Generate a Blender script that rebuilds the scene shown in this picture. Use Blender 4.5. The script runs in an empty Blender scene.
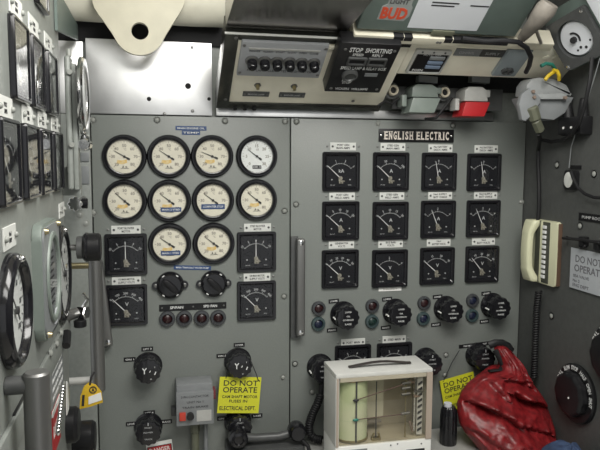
import bpy, bmesh, math, random
from mathutils import Vector, Matrix, noise
random.seed(4)
C = bpy.context.scene
col = C.collection
PI = math.pi

# ------------------------------------------------------------------ camera
F_PX, CAM = 650.0, Vector((0.0, -1.90093, 1.55))
YAW, PITCH, ROLL = 0.22323, 0.10003, 0.00427
_F0 = Vector((math.sin(YAW), math.cos(YAW), 0)); _R0 = Vector((math.cos(YAW), -math.sin(YAW), 0)); _Z = Vector((0, 0, 1))
FWD = _F0*math.cos(PITCH) - _Z*math.sin(PITCH)
_U = _Z*math.cos(PITCH) + _F0*math.sin(PITCH)
CX = _R0*math.cos(ROLL) + _U*math.sin(ROLL)
CY = -_R0*math.sin(ROLL) + _U*math.cos(ROLL)
cd = bpy.data.cameras.new('camera'); cam = bpy.data.objects.new('camera', cd); col.objects.link(cam)
cd.sensor_fit = 'HORIZONTAL'; cd.sensor_width = 36.0; cd.lens = F_PX/600*36; cd.clip_start = 0.02
M = Matrix((CX, CY, -FWD)).transposed().to_4x4(); M.translation = CAM
cam.matrix_world = M
C.camera = cam
# ------------------------------------------------------------------ world, lights, exposure
w = bpy.data.worlds.new('world'); C.world = w; w.use_nodes = True
w.node_tree.nodes['Background'].inputs[0].default_value = (0.86, 0.88, 0.88, 1)
w.node_tree.nodes['Background'].inputs[1].default_value = 0.8

def area(name, loc, target, sx, sy, power, color):
    l = bpy.data.lights.new(name, 'AREA'); l.shape = 'RECTANGLE'; l.size = sx; l.size_y = sy; l.energy = power; l.color = color
    o = bpy.data.objects.new(name, l); col.objects.link(o); o.location = loc
    o.rotation_euler = (Vector(target)-Vector(loc)).to_track_quat('-Z', 'Y').to_euler()
    return o
area('ceiling_tube_light', (0.30, -0.88, 1.99), (0.25, 0.0, 1.62), 0.80, 0.12, 2.9, (1.0, 0.99, 0.93))
area('passage_light', (0.45, -1.75, 2.25), (0.45, -0.1, 1.0), 0.9, 0.4, 12.0, (1.0, 0.98, 0.94))
area('added_bounce_lamp', (0.50, -1.15, 2.30), (0.50, -1.10, 0.0), 0.9, 0.5, 21.0, (1.0, 0.98, 0.94))  # added lamp, lights the deck so light bounces up under the console
C.view_settings.view_transform = 'Standard'; C.view_settings.look = 'None'
C.view_settings.gamma = 1.0; C.view_settings.use_curve_mapping = False
C.view_settings.exposure = 0.0

# ------------------------------------------------------------------ materials
MATS = {}
def mat(name, color, rough=0.5, metal=0.0, spec=0.5, bump=0.0, scale=60.0, var=0.0, coat=0.0, color2=None, stretch=None):
    if name in MATS: return MATS[name]
    m = bpy.data.materials.new(name); m.use_nodes = True
    nt = m.node_tree; b = nt.nodes['Principled BSDF']
    b.inputs['Base Color'].default_value = (*color, 1); b.inputs['Roughness'].default_value = rough
    b.inputs['Metallic'].default_value = metal; b.inputs['Specular IOR Level'].default_value = spec
    b.inputs['Coat Weight'].default_value = coat
    if bump or var or color2:
        tc = nt.nodes.new('ShaderNodeTexCoord'); n = nt.nodes.new('ShaderNodeTexNoise')
        n.inputs['Scale'].default_value = scale; n.inputs['Detail'].default_value = 4
        src = tc.outputs['Object']
        if stretch:
            mp = nt.nodes.new('ShaderNodeMapping'); mp.inputs['Scale'].default_value = stretch
            nt.links.new(src, mp.inputs[0]); src = mp.outputs[0]
        nt.links.new(src, n.inputs['Vector'])
        if var or color2:
            r = nt.nodes.new('ShaderNodeValToRGB')
            c2 = color2 or tuple(max(0, c*(1-var)) for c in color); c1 = color if color2 else tuple(min(1, c*(1+var)) for c in color)
            r.color_ramp.elements[0].position = .35; r.color_ramp.elements[1].position = .65
            r.color_ramp.elements[0].color = (*c2, 1); r.color_ramp.elements[1].color = (*c1, 1)
            nt.links.new(n.outputs['Fac'], r.inputs[0]); nt.links.new(r.outputs[0], b.inputs['Base Color'])
        if bump:
            bp = nt.nodes.new('ShaderNodeBump'); bp.inputs['Strength'].default_value = bump; bp.inputs['Distance'].default_value = 0.002
            nt.links.new(n.outputs['Fac'], bp.inputs['Height']); nt.links.new(bp.outputs[0], b.inputs['Normal'])
    MATS[name] = m
    return m
def glass_mat(name, tint=(1, 1, 1), ior=1.5, gain=0.0):
    m = bpy.data.materials.new(name); m.use_nodes = True; nt = m.node_tree; nt.nodes.clear()
    o = nt.nodes.new('ShaderNodeOutputMaterial'); mx = nt.nodes.new('ShaderNodeMixShader')
    t = nt.nodes.new('ShaderNodeBsdfTransparent'); t.inputs[0].default_value = (*tint, 1)
    g = nt.nodes.new('ShaderNodeBsdfGlossy'); g.inputs['Roughness'].default_value = 0.03
    f = nt.nodes.new('ShaderNodeFresnel'); gm = nt.nodes.new('ShaderNodeNewGeometry'); io = nt.nodes.new('ShaderNodeMix')     # same reflectance on both faces of a pane
    io.inputs[2].default_value = ior; io.inputs[3].default_value = 1/ior
    nt.links.new(gm.outputs['Backfacing'], io.inputs[0]); nt.links.new(io.outputs[0], f.inputs['IOR'])
    nt.links.new(f.outputs[0], mx.inputs[0]); nt.links.new(t.outputs[0], mx.inputs[1]); nt.links.new(g.outputs[0], mx.inputs[2])
    nt.links.new(mx.outputs[0], o.inputs[0]); MATS[name] = m
    return m
PANEL = mat('panel_grey_paint', (0.178, 0.192, 0.179), 0.36, bump=0.12, scale=220, var=0.03)
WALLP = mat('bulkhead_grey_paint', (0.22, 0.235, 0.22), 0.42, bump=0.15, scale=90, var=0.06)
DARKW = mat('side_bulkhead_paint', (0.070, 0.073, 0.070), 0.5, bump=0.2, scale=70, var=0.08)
BLACK = mat('black_gloss_plastic', (0.010, 0.010, 0.012), 0.14)
BLACKM = mat('black_bakelite', (0.011, 0.011, 0.012), 0.33, spec=0.3)
DIALB = mat('black_dial_face', (0.008, 0.0085, 0.011), 0.7, spec=0.2)
DIALW = mat('cream_dial_face', (0.66, 0.63, 0.52), 0.6, var=0.04, scale=40)
DIALG = mat('white_dial_face', (0.72, 0.74, 0.72), 0.6)
WHITE = mat('white_enamel', (0.80, 0.80, 0.77), 0.4)
PLATEW = mat('white_label_plastic', (0.62, 0.63, 0.60), 0.45, var=0.03, scale=30)
INK = mat('black_ink', (0.02, 0.02, 0.022), 0.6)
GREYINK = mat('grey_ink', (0.22, 0.20, 0.17), 0.6)
PRINTW = mat('white_print', (0.68, 0.69, 0.68), 0.5)
PRINTD = mat('dull_white_print', (0.46, 0.47, 0.47), 0.5)
BLUET = mat('blue_embossing_tape', (0.02, 0.055, 0.16), 0.35)
YELST = mat('orange_yellow_sticker', (0.62, 0.40, 0.10), 0.5, color2=(0.66, 0.53, 0.28), scale=120)
YELLOW = mat('yellow_plastic_sheet', (0.62, 0.62, 0.03), 0.45)
TAGY = mat('yellow_tag_fabric', (0.62, 0.40, 0.02), 0.6, var=0.06, scale=150)
STEEL = mat('brushed_steel', (0.20, 0.20, 0.195), 0.42, metal=0.75, bump=0.05, scale=60, stretch=(1, 1, 12))
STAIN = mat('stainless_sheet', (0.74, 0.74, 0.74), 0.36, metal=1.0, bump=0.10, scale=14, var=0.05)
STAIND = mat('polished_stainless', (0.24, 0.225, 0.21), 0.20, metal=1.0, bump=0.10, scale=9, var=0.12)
CHROME = mat('chrome', (0.75, 0.75, 0.75), 0.12, metal=1.0)
BOLT = mat('painted_bolt', (0.26, 0.27, 0.25), 0.35)
BRASS = mat('worn_brass', (0.38, 0.33, 0.20), 0.35, metal=1.0)
HUB = mat('meter_movement_metal', (0.42, 0.40, 0.33), 0.4, metal=0.4, color2=(0.14, 0.13, 0.10), scale=160)
CREAM = mat('cream_paint', (0.86, 0.82, 0.68), 0.42, var=0.04, scale=18, bump=0.06)
CREAML = mat('cream_lug_paint', (0.56, 0.53, 0.41), 0.45, var=0.04, scale=25, bump=0.08)
LAGGING = mat('white_lagging', (0.62, 0.60, 0.50), 0.65, var=0.07, scale=16, bump=0.5)
VOID = mat('shade_and_slot_black', (0.006, 0.006, 0.007), 0.8)  # black paints in the shade of gaps and notches; also holes and slot glass
DKGREY = mat('dark_grey_paint', (0.06, 0.062, 0.062), 0.4, var=0.1, scale=40)
DKFRAME = mat('dark_bronze_frame', (0.07, 0.072, 0.066), 0.26, metal=0.75, var=0.18, scale=30)
TEAL = mat('grey_green_enamel', (0.115, 0.15, 0.135), 0.42, var=0.05, scale=30)
PALEGR = mat('pale_green_grey_paint', (0.175, 0.205, 0.185), 0.42, var=0.04, scale=40)
GREYPL = mat('mid_grey_enamel', (0.20, 0.21, 0.215), 0.38, var=0.04, scale=40)
LTGREY = mat('light_grey_enamel', (0.42, 0.42, 0.40), 0.42, var=0.05, scale=40, bump=0.05)
RED = mat('red_paint', (0.42, 0.018, 0.022), 0.4)
REDBAG = mat('red_vinyl_bag', (0.225, 0.012, 0.015), 0.42, bump=0.35, scale=60, color2=(0.125, 0.007, 0.009))
ORANGE = mat('orange_red_sticker', (0.55, 0.07, 0.03), 0.4)
PAPER = mat('white_paper', (0.58, 0.60, 0.63), 0.6)
PHONE = mat('cream_telephone_plastic', (0.60, 0.60, 0.42), 0.35)
PHONEB = mat('brown_phone_trim', (0.10, 0.06, 0.04), 0.4)
PHONEG = mat('dark_green_grey_plastic', (0.055, 0.058, 0.045), 0.45)
RUBBER = mat('black_rubber', (0.012, 0.012, 0.013), 0.5, spec=0.3)
CHART = mat('pale_green_chart_paper', (0.50, 0.60, 0.36), 0.6, color2=(0.62, 0.66, 0.48), scale=9)
BEIGE = mat('beige_instrument_backing', (0.42, 0.38, 0.29), 0.45, var=0.06, scale=20)
CASEW = mat('off_white_instrument_case', (0.60, 0.60, 0.57), 0.4, var=0.04, scale=25)
BROWNE = mat('brown_edge_trim', (0.20, 0.15, 0.12), 0.4)
LENSR = mat('dark_red_lens', (0.024, 0.007, 0.008), 0.3)
LENSB = mat('dark_blue_lens', (0.010, 0.014, 0.035), 0.3)
LENSG = mat('dark_green_lens', (0.012, 0.030, 0.026), 0.3)
LAMPR = mat('lamp_ring_grey', (0.045, 0.048, 0.052), 0.35)
LAMPG = mat('lamp_ring_green', (0.040, 0.062, 0.064), 0.35)
BLUEC = mat('navy_blue_cloth', (0.030, 0.052, 0.11), 0.8, var=0.2, scale=90, bump=0.3)
DESKM = mat('pale_worktop_laminate', (0.40, 0.40, 0.38), 0.4, var=0.04, scale=12)
FLOORM = mat('light_bouncing_deck', (0.78, 0.76, 0.70), 0.6, var=0.1, scale=20)  # unseen deck, made this pale to bounce light onto the console underside
YWIRE = mat('yellow_wire_sleeve', (0.60, 0.42, 0.02), 0.45)
GWIRE = mat('green_wire_sleeve', (0.02, 0.16, 0.12), 0.45)
BROWNG = mat('grey_brown_strap', (0.21, 0.19, 0.165), 0.5, var=0.12, scale=30)
OLIVE = mat('olive_gland_paint', (0.11, 0.115, 0.08), 0.5)
BLUEP = mat('pale_blue_plastic', (0.20, 0.26, 0.36), 0.4)
TANR = mat('cream_socket_ring', (0.55, 0.50, 0.40), 0.35)
GLASS = glass_mat('meter_glass', ior=1.30)
CLEAR = glass_mat('clear_window', (0.97, 0.96, 0.93))

# ------------------------------------------------------------------ frames and mesh helpers
class Frame:
    def __init__(s, o, u, v, n): s.o, s.u, s.v, s.n = Vector(o), Vector(u), Vector(v), Vector(n)
    def mw(s, a=0, b=0, c=0, rot=0.0):
        m = Matrix((s.u, s.v, s.n)).transposed().to_4x4()
        m.translation = s.o + s.u*a + s.v*b + s.n*c
        return m @ Matrix.Rotation(rot, 4, 'Z')
    def hit(s, px, py, c=0.0):              # where the line of sight meets this real surface
        d = FWD*F_PX + CX*(px-300) - CY*(py-225)
        t = ((s.o + s.n*c) - CAM).dot(s.n)/d.dot(s.n)
        q = CAM + d*t - s.o
        return q.dot(s.u), q.dot(s.v)
BACK = Frame((0, 0, 0), (1, 0, 0), (0, 0, 1), (0, -1, 0))
LEFT = Frame((-0.195, 0, 0), (0, 1, 0), (0, 0, 1), (1, 0, 0))
RIGHT = Frame((1.179, 0, 0), (0, -1, 0), (0, 0, 1), (-1, 0, 0))
WORLD = Frame((0, 0, 0), (1, 0, 0), (0, 1, 0), (0, 0, 1))
SL = math.radians(32)
CON = Frame((0.1794, -0.03, 1.6976), (1, 0, 0), (0, -math.cos(SL), math.sin(SL)), (0, -math.sin(SL), -math.cos(SL)))

class B:
    def __init__(s): s.bm = bmesh.new()
    def box(s, x0, x1, y0, y1, z0, z1, bev=0.0, seg=2):
        t = bmesh.new()
        vs = [t.verts.new((x, y, z)) for x in (x0, x1) for y in (y0, y1) for z in (z0, z1)]
        for f in ((0, 1, 3, 2), (4, 6, 7, 5), (0, 4, 5, 1), (2, 3, 7, 6), (0, 2, 6, 4), (1, 5, 7, 3)): t.faces.new([vs[i] for i in f])
        if bev: bmesh.ops.bevel(t, geom=t.edges[:], offset=bev, segments=seg, profile=0.6, affect='EDGES')
        return s._add(t)
    def _add(s, t, mtx=None):
        if mtx is not None: bmesh.ops.transform(t, matrix=mtx, verts=t.verts[:])
        bmesh.ops.recalc_face_normals(t, faces=t.faces[:])
        me = bpy.data.meshes.new('tmp'); t.to_mesh(me); t.free(); s.bm.from_mesh(me); bpy.data.meshes.remove(me)
        return s
    def lathe(s, prof, seg=40, c=(0, 0), mtx=None):
        t = bmesh.new(); rings = []
        for r, z in prof:
            if r < 1e-6: rings.append([t.verts.new((0, 0, z))])
            else: rings.append([t.verts.new((r*math.cos(2*PI*i/seg), r*math.sin(2*PI*i/seg), z)) for i in range(seg)])
        for a, b in zip(rings, rings[1:]):
            for i in range(seg):
                j = (i+1) % seg
                q = [a[i % len(a)], a[j % len(a)], b[j % len(b)], b[i % len(b)]]
                u = []
                for v in q:
                    if v not in u: u.append(v)
                if len(u) > 2: t.faces.new(u)
        bmesh.ops.translate(t, verts=t.verts[:], vec=(c[0], c[1], 0))
        return s._add(t, mtx)
    def cyl(s, x, y, r, z0, z1, seg=24, r2=None):
        r2 = r if r2 is None else r2
        return s.lathe([(0, z0), (r, z0), (r2, z1), (0, z1)], seg, (x, y))
    def rod(s, p0, p1, r, seg=14, r2=None, cap=True):
        p0, p1 = Vector(p0), Vector(p1); d = p1-p0
        m = Matrix.Translation(p0) @ d.to_track_quat('Z', 'Y').to_matrix().to_4x4()
        r2 = r if r2 is None else r2; L = d.length; e = min(r, L/2)*0.18
        pr = [(0, 0), (r-e, 0), (r, e), (r2, L-e), (r2-e, L), (0, L)] if cap else [(0, 0), (r, 0), (r2, L), (0, L)]
        return s.lathe(pr, seg, (0, 0), m)
    def tube(s, pts, r, seg=8, rz=None):
        pts = [Vector(p) for p in pts]; t = bmesh.new(); rings = []; up = Vector((0.03, 0.05, 1))
        for i, p in enumerate(pts):
            d = (pts[min(i+1, len(pts)-1)] - pts[max(i-1, 0)]).normalized()
            a = d.cross(up)
            if a.length < 1e-3: a = d.cross(Vector((1, 0, 0)))
            a.normalize(); b = a.cross(d).normalized(); up = b
            rr = r[i] if isinstance(r, (list, tuple)) else r
            rings.append([t.verts.new(p + a*rr*math.cos(2*PI*k/seg) + b*(rz if rz else rr)*math.sin(2*PI*k/seg)) for k in range(seg)])
        for a, b in zip(rings, rings[1:]):
            for k in range(seg): t.faces.new((a[k], a[(k+1) % seg], b[(k+1) % seg], b[k]))
        t.faces.new(rings[0][::-1]); t.faces.new(rings[-1])
        return s._add(t)
    def prism(s, pts, z0, z1, bev=0.0, mtx=None):
        t = bmesh.new()
        a = [t.verts.new((x, y, z0)) for x, y in pts]; b = [t.verts.new((x, y, z1)) for x, y in pts]
        t.faces.new(a[::-1]); t.faces.new(b); n = len(pts)
        for i in range(n): t.faces.new((a[i], a[(i+1) % n], b[(i+1) % n], b[i]))
        if bev: bmesh.ops.bevel(t, geom=t.edges[:], offset=bev, segments=2, profile=0.6, affect='EDGES')
        return s._add(t, mtx)
    def ringprism(s, outer, inner, z0, z1):     # two outlines with the same count: a plate with a hole
        t = bmesh.new(); n = len(outer)
        vs = [[t.verts.new((x, y, z)) for x, y in q] for q in (outer, inner) for z in (z0, z1)]
        o0, o1, i0, i1 = vs
        for k in range(n):
            j = (k+1) % n
            t.faces.new((o0[k], o0[j], o1[j], o1[k])); t.faces.new((i0[j], i0[k], i1[k], i1[j]))
            t.faces.new((o1[k], o1[j], i1[j], i1[k])); t.faces.new((o0[j], o0[k], i0[k], i0[j]))
        return s._add(t)
    def arc(s, r, w, a0, a1, z0, z1, c=(0, 0), seg=24):
        pts = [(c[0]+(r+w/2)*math.cos(a0+(a1-a0)*i/seg), c[1]+(r+w/2)*math.sin(a0+(a1-a0)*i/seg)) for i in range(seg+1)]
        pts += [(c[0]+(r-w/2)*math.cos(a1+(a0-a1)*i/seg), c[1]+(r-w/2)*math.sin(a1+(a0-a1)*i/seg)) for i in range(seg+1)]
        return s.prism(pts, z0, z1)
    def bar(s, x0, y0, x1, y1, w, z0, z1, w1=None):
        d = Vector((x1-x0, y1-y0)).normalized(); n = Vector((-d.y, d.x)); w1 = w if w1 is None else w1
        return s.prism([(x0-n.x*w/2, y0-n.y*w/2), (x1-n.x*w1/2, y1-n.y*w1/2), (x1+n.x*w1/2, y1+n.y*w1/2), (x0+n.x*w/2, y0+n.y*w/2)], z0, z1)
    def ball(s, c, r, sx=1, sy=1, sz=1, seg=16):
        t = bmesh.new(); bmesh.ops.create_uvsphere(t, u_segments=seg, v_segments=max(6, seg//2), radius=r)
        return s._add(t, Matrix.Translation(c) @ Matrix.Diagonal((sx, sy, sz, 1)))
    def text(s, txt, x, y, z, h, w=None, rot=0.0, bold=0.0, th=0.0004):
        me = glyphs(txt, bold); xs = [v.co.x for v in me.vertices]; ys = [v.co.y for v in me.vertices]
        x0, x1, y0, y1 = min(xs), max(xs), min(ys), max(ys)
        sy = h/0.70; sx = sy if w is None else w/(x1-x0)
        t = bmesh.new(); t.from_mesh(me)
        m = Matrix.Translation((x, y, z)) @ Matrix.Rotation(rot, 4, 'Z') @ Matrix.Diagonal((sx, sy, th/0.02, 1)) @ Matrix.Translation((-(x0+x1)/2, -0.35, 0.01))
        bmesh.ops.transform(t, matrix=m, verts=t.verts[:])
        me2 = bpy.data.meshes.new('tmp'); t.to_mesh(me2); t.free(); s.bm.from_mesh(me2); bpy.data.meshes.remove(me2)
        return s
    def mesh(s, name, m, ang=35):
        me = bpy.data.meshes.new(name); s.bm.to_mesh(me); s.bm.free(); me.materials.append(m)
        me.shade_smooth(); me.set_sharp_from_angle(angle=math.radians(ang))
        return me
GL = {}
def glyphs(txt, bold=0.0):
    k = (txt, bold)
    if k not in GL:
        c = bpy.data.curves.new('lettering_curve', 'FONT'); c.body = txt; c.size = 1.0; c.resolution_u = 2; c.extrude = 0.01; c.offset = bold
        o = bpy.data.objects.new('lettering_curve', c)
        GL[k] = bpy.data.meshes.new_from_object(o)
        bpy.data.objects.remove(o); bpy.data.curves.remove(c)
    return GL[k]
CACHE = {}
def cached(key, fn):
    if key not in CACHE: CACHE[key] = fn()
    return CACHE[key]
def part(name, mesh, parent, label=None, mw=None):
    o = bpy.data.objects.new(name, mesh); col.objects.link(o)
    if parent is not None: o.parent = parent
    if mw is not None: o.matrix_local = mw
    if label: o['label'] = label
    return o
def thing(name, label, cat, mw, group=None):
    o = bpy.data.objects.new(name, None); col.objects.link(o); o.empty_display_size = 0.02
    o.matrix_world = mw; o['label'] = label; o['category'] = cat
    if group: o['group'] = group
    return o
def solo(name, mesh, label, cat, mw=None, group=None):
    o = part(name, mesh, None); o['label'] = label; o['category'] = cat
    if group: o['group'] = group
    if mw is not None: o.matrix_world = mw
    return o
def struct(name, b, m):
    o = part(name, b.mesh(name, m), None); o['kind'] = 'structure'
    return o
def rrect(w, h, r, seg=5, cx=0, cy=0):
    pts = []
    for qx, qy, a0 in ((1, 1, 0), (-1, 1, 90), (-1, -1, 180), (1, -1, 270)):
        for i in range(seg+1):
            a = math.radians(a0+90*i/seg); pts.append((cx+qx*(w/2-r)+r*math.cos(a), cy+qy*(h/2-r)+r*math.sin(a)))
    return pts
def ellipse(rx, ry, n, cx=0, cy=0, ph=0.0): return [(cx+rx*math.cos(2*PI*i/n+ph), cy+ry*math.sin(2*PI*i/n+ph)) for i in range(n)]
ORD = ['first', 'second', 'third', 'fourth', 'fifth', 'sixth']

# ------------------------------------------------------------------ the setting
struct('floor', B().box(-0.8, 1.4, -3.4, 0.2, -0.05, 0.0), FLOORM)
struct('wall_back', B().box(-0.60, 1.30, 0.022, 0.10, 0.0, 2.35), WALLP)
struct('wall_left', B().box(-0.60, -0.195, -3.2, -0.362, 0.0, 2.35, 0.004), WALLP)
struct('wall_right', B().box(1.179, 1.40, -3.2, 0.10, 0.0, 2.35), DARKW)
struct('ceiling', B().box(-0.60, 1.40, -3.2, 0.10, 2.35, 2.40), CREAM)
struct('trim_1', B().box(-0.30, -0.166, -0.012, 0.022, 0.35, 1.672, 0.002), WALLP)   # hinge strip beside the panel
struct('trim_2', B().box(-0.195, -0.188, -1.5, -0.37, 1.150, 1.195, 0.002), WALLP)   # ledge strip on the side cabinet
# black slab painted in for the dark gap above the panel
struct('gap_shade_slab', B().box(-0.60, 0.30, 0.010, 0.0215, 1.872, 2.05), VOID)

# ------------------------------------------------------------------ switchboard panels
def bolt_mesh(r=0.0065):
    return cached(('bolt', r), lambda: B().lathe([(0, 0.0045), (r*0.55, 0.0042), (r, 0.0018), (r, 0.0), (r*1.55, 0.0), (r*1.6, -0.0006)][::-1], 16).mesh('bolt', BOLT))
def screw_mesh(r=0.0032, m=STEEL, key='s'):
    return cached(('screw', r, key), lambda: B().lathe([(r, 0), (r, 0.0010), (r*0.7, 0.0018), (0, 0.0020)], 12).mesh('screw', m))
MAINPL = thing('switchboard', 'grey painted switchboard sheet carrying the cream round gauges', 'panel', BACK.mw(0, 0, 0))
part('sheet', B().box(-0.163, 0.3998, 0.35, 1.672, -0.016, 0.0, 0.0025).mesh('sheet', PANEL), MAINPL)
GENPL = thing('switchboard', 'grey painted switchboard sheet under the black lettered maker plate', 'panel', BACK.mw(0, 0, 0))
part('sheet', B().box(0.4030, 1.1765, 0.35, 1.672, -0.016, 0.0, 0.0025).mesh('sheet', PANEL), GENPL)
for px, py in ((93, 120), (157, 120), (225, 121), (285, 121.5), (93.5, 213), (284.5, 211), (284, 296.5), (283, 377.5)):
    a, b = BACK.hit(px, py); part('bolt', bolt_mesh(), MAINPL, mw=Matrix.Translation((a, b, 0)))
for px, py in ((296.5, 121.5), (378, 123.5), (453, 125.5), (296, 204.5), (521, 202), (446, 355), (445, 375), (512, 348), (295, 364), (312, 392)):
    a, b = BACK.hit(px, py); part('bolt', bolt_mesh(), GENPL, mw=Matrix.Translation((a, b, 0)))

# ------------------------------------------------------------------ round gauges
def g_bezel():
    return B().lathe([(0.0615, 0.0), (0.0615, 0.004), (0.0605, 0.009), (0.0575, 0.0125), (0.0545, 0.0125), (0.0525, 0.010), (0.0515, 0.010), (0.0495, 0.013), (0.0475, 0.0125), (0.0462, 0.006), (0.0462, 0.003)], 64).mesh('bezel', BLACK)
def g_marks(kind):
    b = B(); z = 0.0042
    for i in range(25):
        a = math.radians(225-270*i/24); r0 = 0.0400 if i % 4 else 0.0375
        b.bar(r0*math.cos(a), r0*math.sin(a), 0.0425*math.cos(a), 0.0425*math.sin(a), 0.0007 if i % 4 else 0.0012, z, z+0.0003)
    nums = ['20', '30', '40', '50', '60', '70', '80'] if kind != 'speed' else ['0', '5', '10', '15', '20', '25', '30']
    for i, n in enumerate(nums):
        a = math.radians(225-270*i/6); b.text(n, 0.0305*math.cos(a), 0.0305*math.sin(a), z, 0.0082, bold=0.02)
    b.text('°C' if kind != 'speed' else 'LB', 0.002, 0.020, z, 0.0055, bold=0.01)
    return b.mesh('markings', GREYINK)
def g_logo():
    b = B(); z = 0.0042
    b.text('A', -0.004, -0.0285, z, 0.0065, 0.006, bold=0.03).text('JL', 0.005, -0.0295, z, 0.0055, 0.008, bold=0.02)
    b.bar(-0.011, -0.0335, 0.012, -0.0335, 0.001, z, z+0.0003)
    return b.mesh('maker_mark', INK)
def g_needle(ang, L=0.033, tail=0.017):
    b = B(); c, s_ = math.cos(ang), math.sin(ang)
    b.bar(-tail*c, -tail*s_, L*c, L*s_, 0.0030, 0.0060, 0.0068, 0.0010); b.bar(-tail*c, -tail*s_, -tail*.45*c, -tail*.45*s_, 0.0052, 0.0060, 0.0068)
    b.cyl(0, 0, 0.0035, 0.0055, 0.0080, 16)
    return b.mesh('pointer', INK)
def gauge(px, py, ang, label, sticker=True, tape=None, smear=False, kind='temp'):
    a, b_ = BACK.hit(px, py, 0.012)
    t = thing('round_gauge', label, 'gauge', BACK.mw(a, b_, 0), 'round gauges on the switchboard')
    part('bezel', cached('g_bezel', g_bezel), t)
    part('dial_face', cached(('g_dial', kind), lambda: B().lathe([(0, 0.004), (0.0463, 0.004), (0.0463, 0.0005)][::-1], 48).mesh('dial_face', DIALW if kind == 'temp' else DIALG)), t)
    part('markings', cached(('g_marks', kind), lambda: g_marks(kind)), t)
    part('pointer', g_needle(math.radians(ang)), t)
    if sticker:
        part('sticker', cached('g_stick', lambda: B().prism([(-0.0225, -0.0195), (-0.0195, -0.0095), (-0.008, -0.0110), (0.006, -0.0085), (0.0075, -0.0170), (-0.004, -0.0215)], 0.0041, 0.0046).mesh('sticker', YELST)), t)
        part('maker_mark', cached('g_logo', g_logo), t)
    if tape:
        x0, x1, y0, y1, txt = tape
        tp = part('tape_label', B().box(x0, x1, y0, y1, 0.0046, 0.0053).mesh('tape_label', BLUET if kind == 'temp' else INK), t)
        part('lettering', B().text(txt, (x0+x1)/2, (y0+y1)/2, 0.0054, (y1-y0)*.42, (x1-x0)*0.86, bold=0.01).mesh('lettering', PRINTW), tp)
    part('glass', cached('g_glass', lambda: B().lathe([(0, 0.0098), (0.0470, 0.0092)], 40).mesh('glass', GLASS)), t)
gauge(124.3, 156.5, 150, 'cream round temperature gauge at the top corner of the sheet beside the chrome ring gauge')
gauge(169, 156.5, 147, 'cream round temperature gauge in the top row, touching below the blue tape strips')
gauge(212.5, 156.3, 158, 'cream round temperature gauge with the flattest pointer, third from the post in the top row')
gauge(257.3, 156.3, 143, 'whiter round gauge with a small black label low on its dial', False, (-0.013, 0.013, -0.036, -0.0265, 'MK 2'), kind='speed')
gauge(124.8, 201.3, 138, 'cream round temperature gauge with yellow sticker, directly above the first blower ammeter')
gauge(169.5, 201, 142, 'cream round gauge with a short blue tape strip, middle row, second from the post', True, (-0.025, 0.033, -0.0315, -0.0190, 'MAIN 2 STBD'))
gauge(213.3, 200.5, 143, 'cream round gauge whose dial is crossed by a long blue tape strip', False, (-0.034, 0.034, -0.0255, -0.0110, 'COMPUTER STOP'))
gauge(257.1, 200, 141, 'cream round gauge with yellow sticker under the whiter gauge')
gauge(169.8, 244.5, 145, 'lowest row round gauge with blue tape strip across its dial', True, (-0.025, 0.030, -0.0325, -0.0195, 'MAIN 1 STBD'))
gauge(214, 243.8, 142, 'lowest row round gauge with yellow sticker, its dial free of blue tape')

# ------------------------------------------------------------------ square panel meters
MW, MH = 0.117, 0.119
def m_case(slim=False):
    b = B(); n = len(rrect(1, 1, .1))
    def ring(w, h, r): return rrect(w, h, r)
    prof = [(MW, MH, .006, 0.0), (MW, MH, .006, 0.014), (MW-.003, MH-.003, .005, 0.018), (MW-.013, MH-.013, .004, 0.018), (MW-.025, MH-.027, .003, 0.0065), (MW-.025, MH-.027, .003, 0.002)]
    if slim: prof = [(MW, MH, .006, 0.0), (MW, MH, .006, 0.014), (MW-.003, MH-.003, .005, 0.018), (MW-.009, MH-.009, .004, 0.018), (MW-.015, MH-.017, .003, 0.010), (MW-.015, MH-.017, .003, 0.002)]
    t = bmesh.new(); rows = [[t.verts.new((x, y, z)) for x, y in ring(w_, h_, r_)] for w_, h_, r_, z in prof]
    for A, D in zip(rows, rows[1:]):
        for k in range(n): t.faces.new((A[k], A[(k+1) % n], D[(k+1) % n], D[k]))
    b._add(t)
    return b.mesh('case', BLACK)
def m_marks(nums, letter, span=48, oy=-0.020):
    b = B(); z = 0.0068
    b.arc(0.0440, 0.0009, math.radians(90-span), math.radians(90+span), z, z+0.0003, (-0.002, oy))
    n = max(2, len(nums)); N = (n-1)*5
    for i in range(N+1):
        a = math.radians(90+span-2*span*i/N); r1 = 0.0495 if i % 5 == 0 else 0.0465
        b.bar(-0.002+0.044*math.cos(a), oy+0.044*math.sin(a), -0.002+r1*math.cos(a), oy+r1*math.sin(a), 0.0011 if i % 5 == 0 else 0.0006, z, z+0.0003)
    for i, s_ in enumerate(nums):
        a = math.radians(90+span-2*span*i/(n-1)); b.text(s_, -0.002+0.0555*math.cos(a), oy+0.0540*math.sin(a), z, 0.0062, rot=a-PI/2, bold=0.012)
    if letter: b.text(letter, 0.001, 0.0025, z, 0.0105, bold=0.015)
    b.cyl(-0.029, -0.024, 0.0021, z, z+0.0008, 10).cyl(0.028, -0.024, 0.0021, z, z+0.0008, 10)
    b.text('BS 89', -0.026, -0.0405, z, 0.0030, 0.014).text('FSD', 0.027, -0.0405, z, 0.0030, 0.010)
    return b.mesh('scale_markings', PRINTD)
def m_needle(ang, oy=-0.020):
    b = B(); c, s_ = math.cos(ang), math.sin(ang)
    b.bar(-0.002, oy, -0.002+0.054*c, oy+0.054*s_, 0.0026, 0.0078, 0.0086, 0.0012)
    return b.mesh('pointer', PRINTW)
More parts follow.
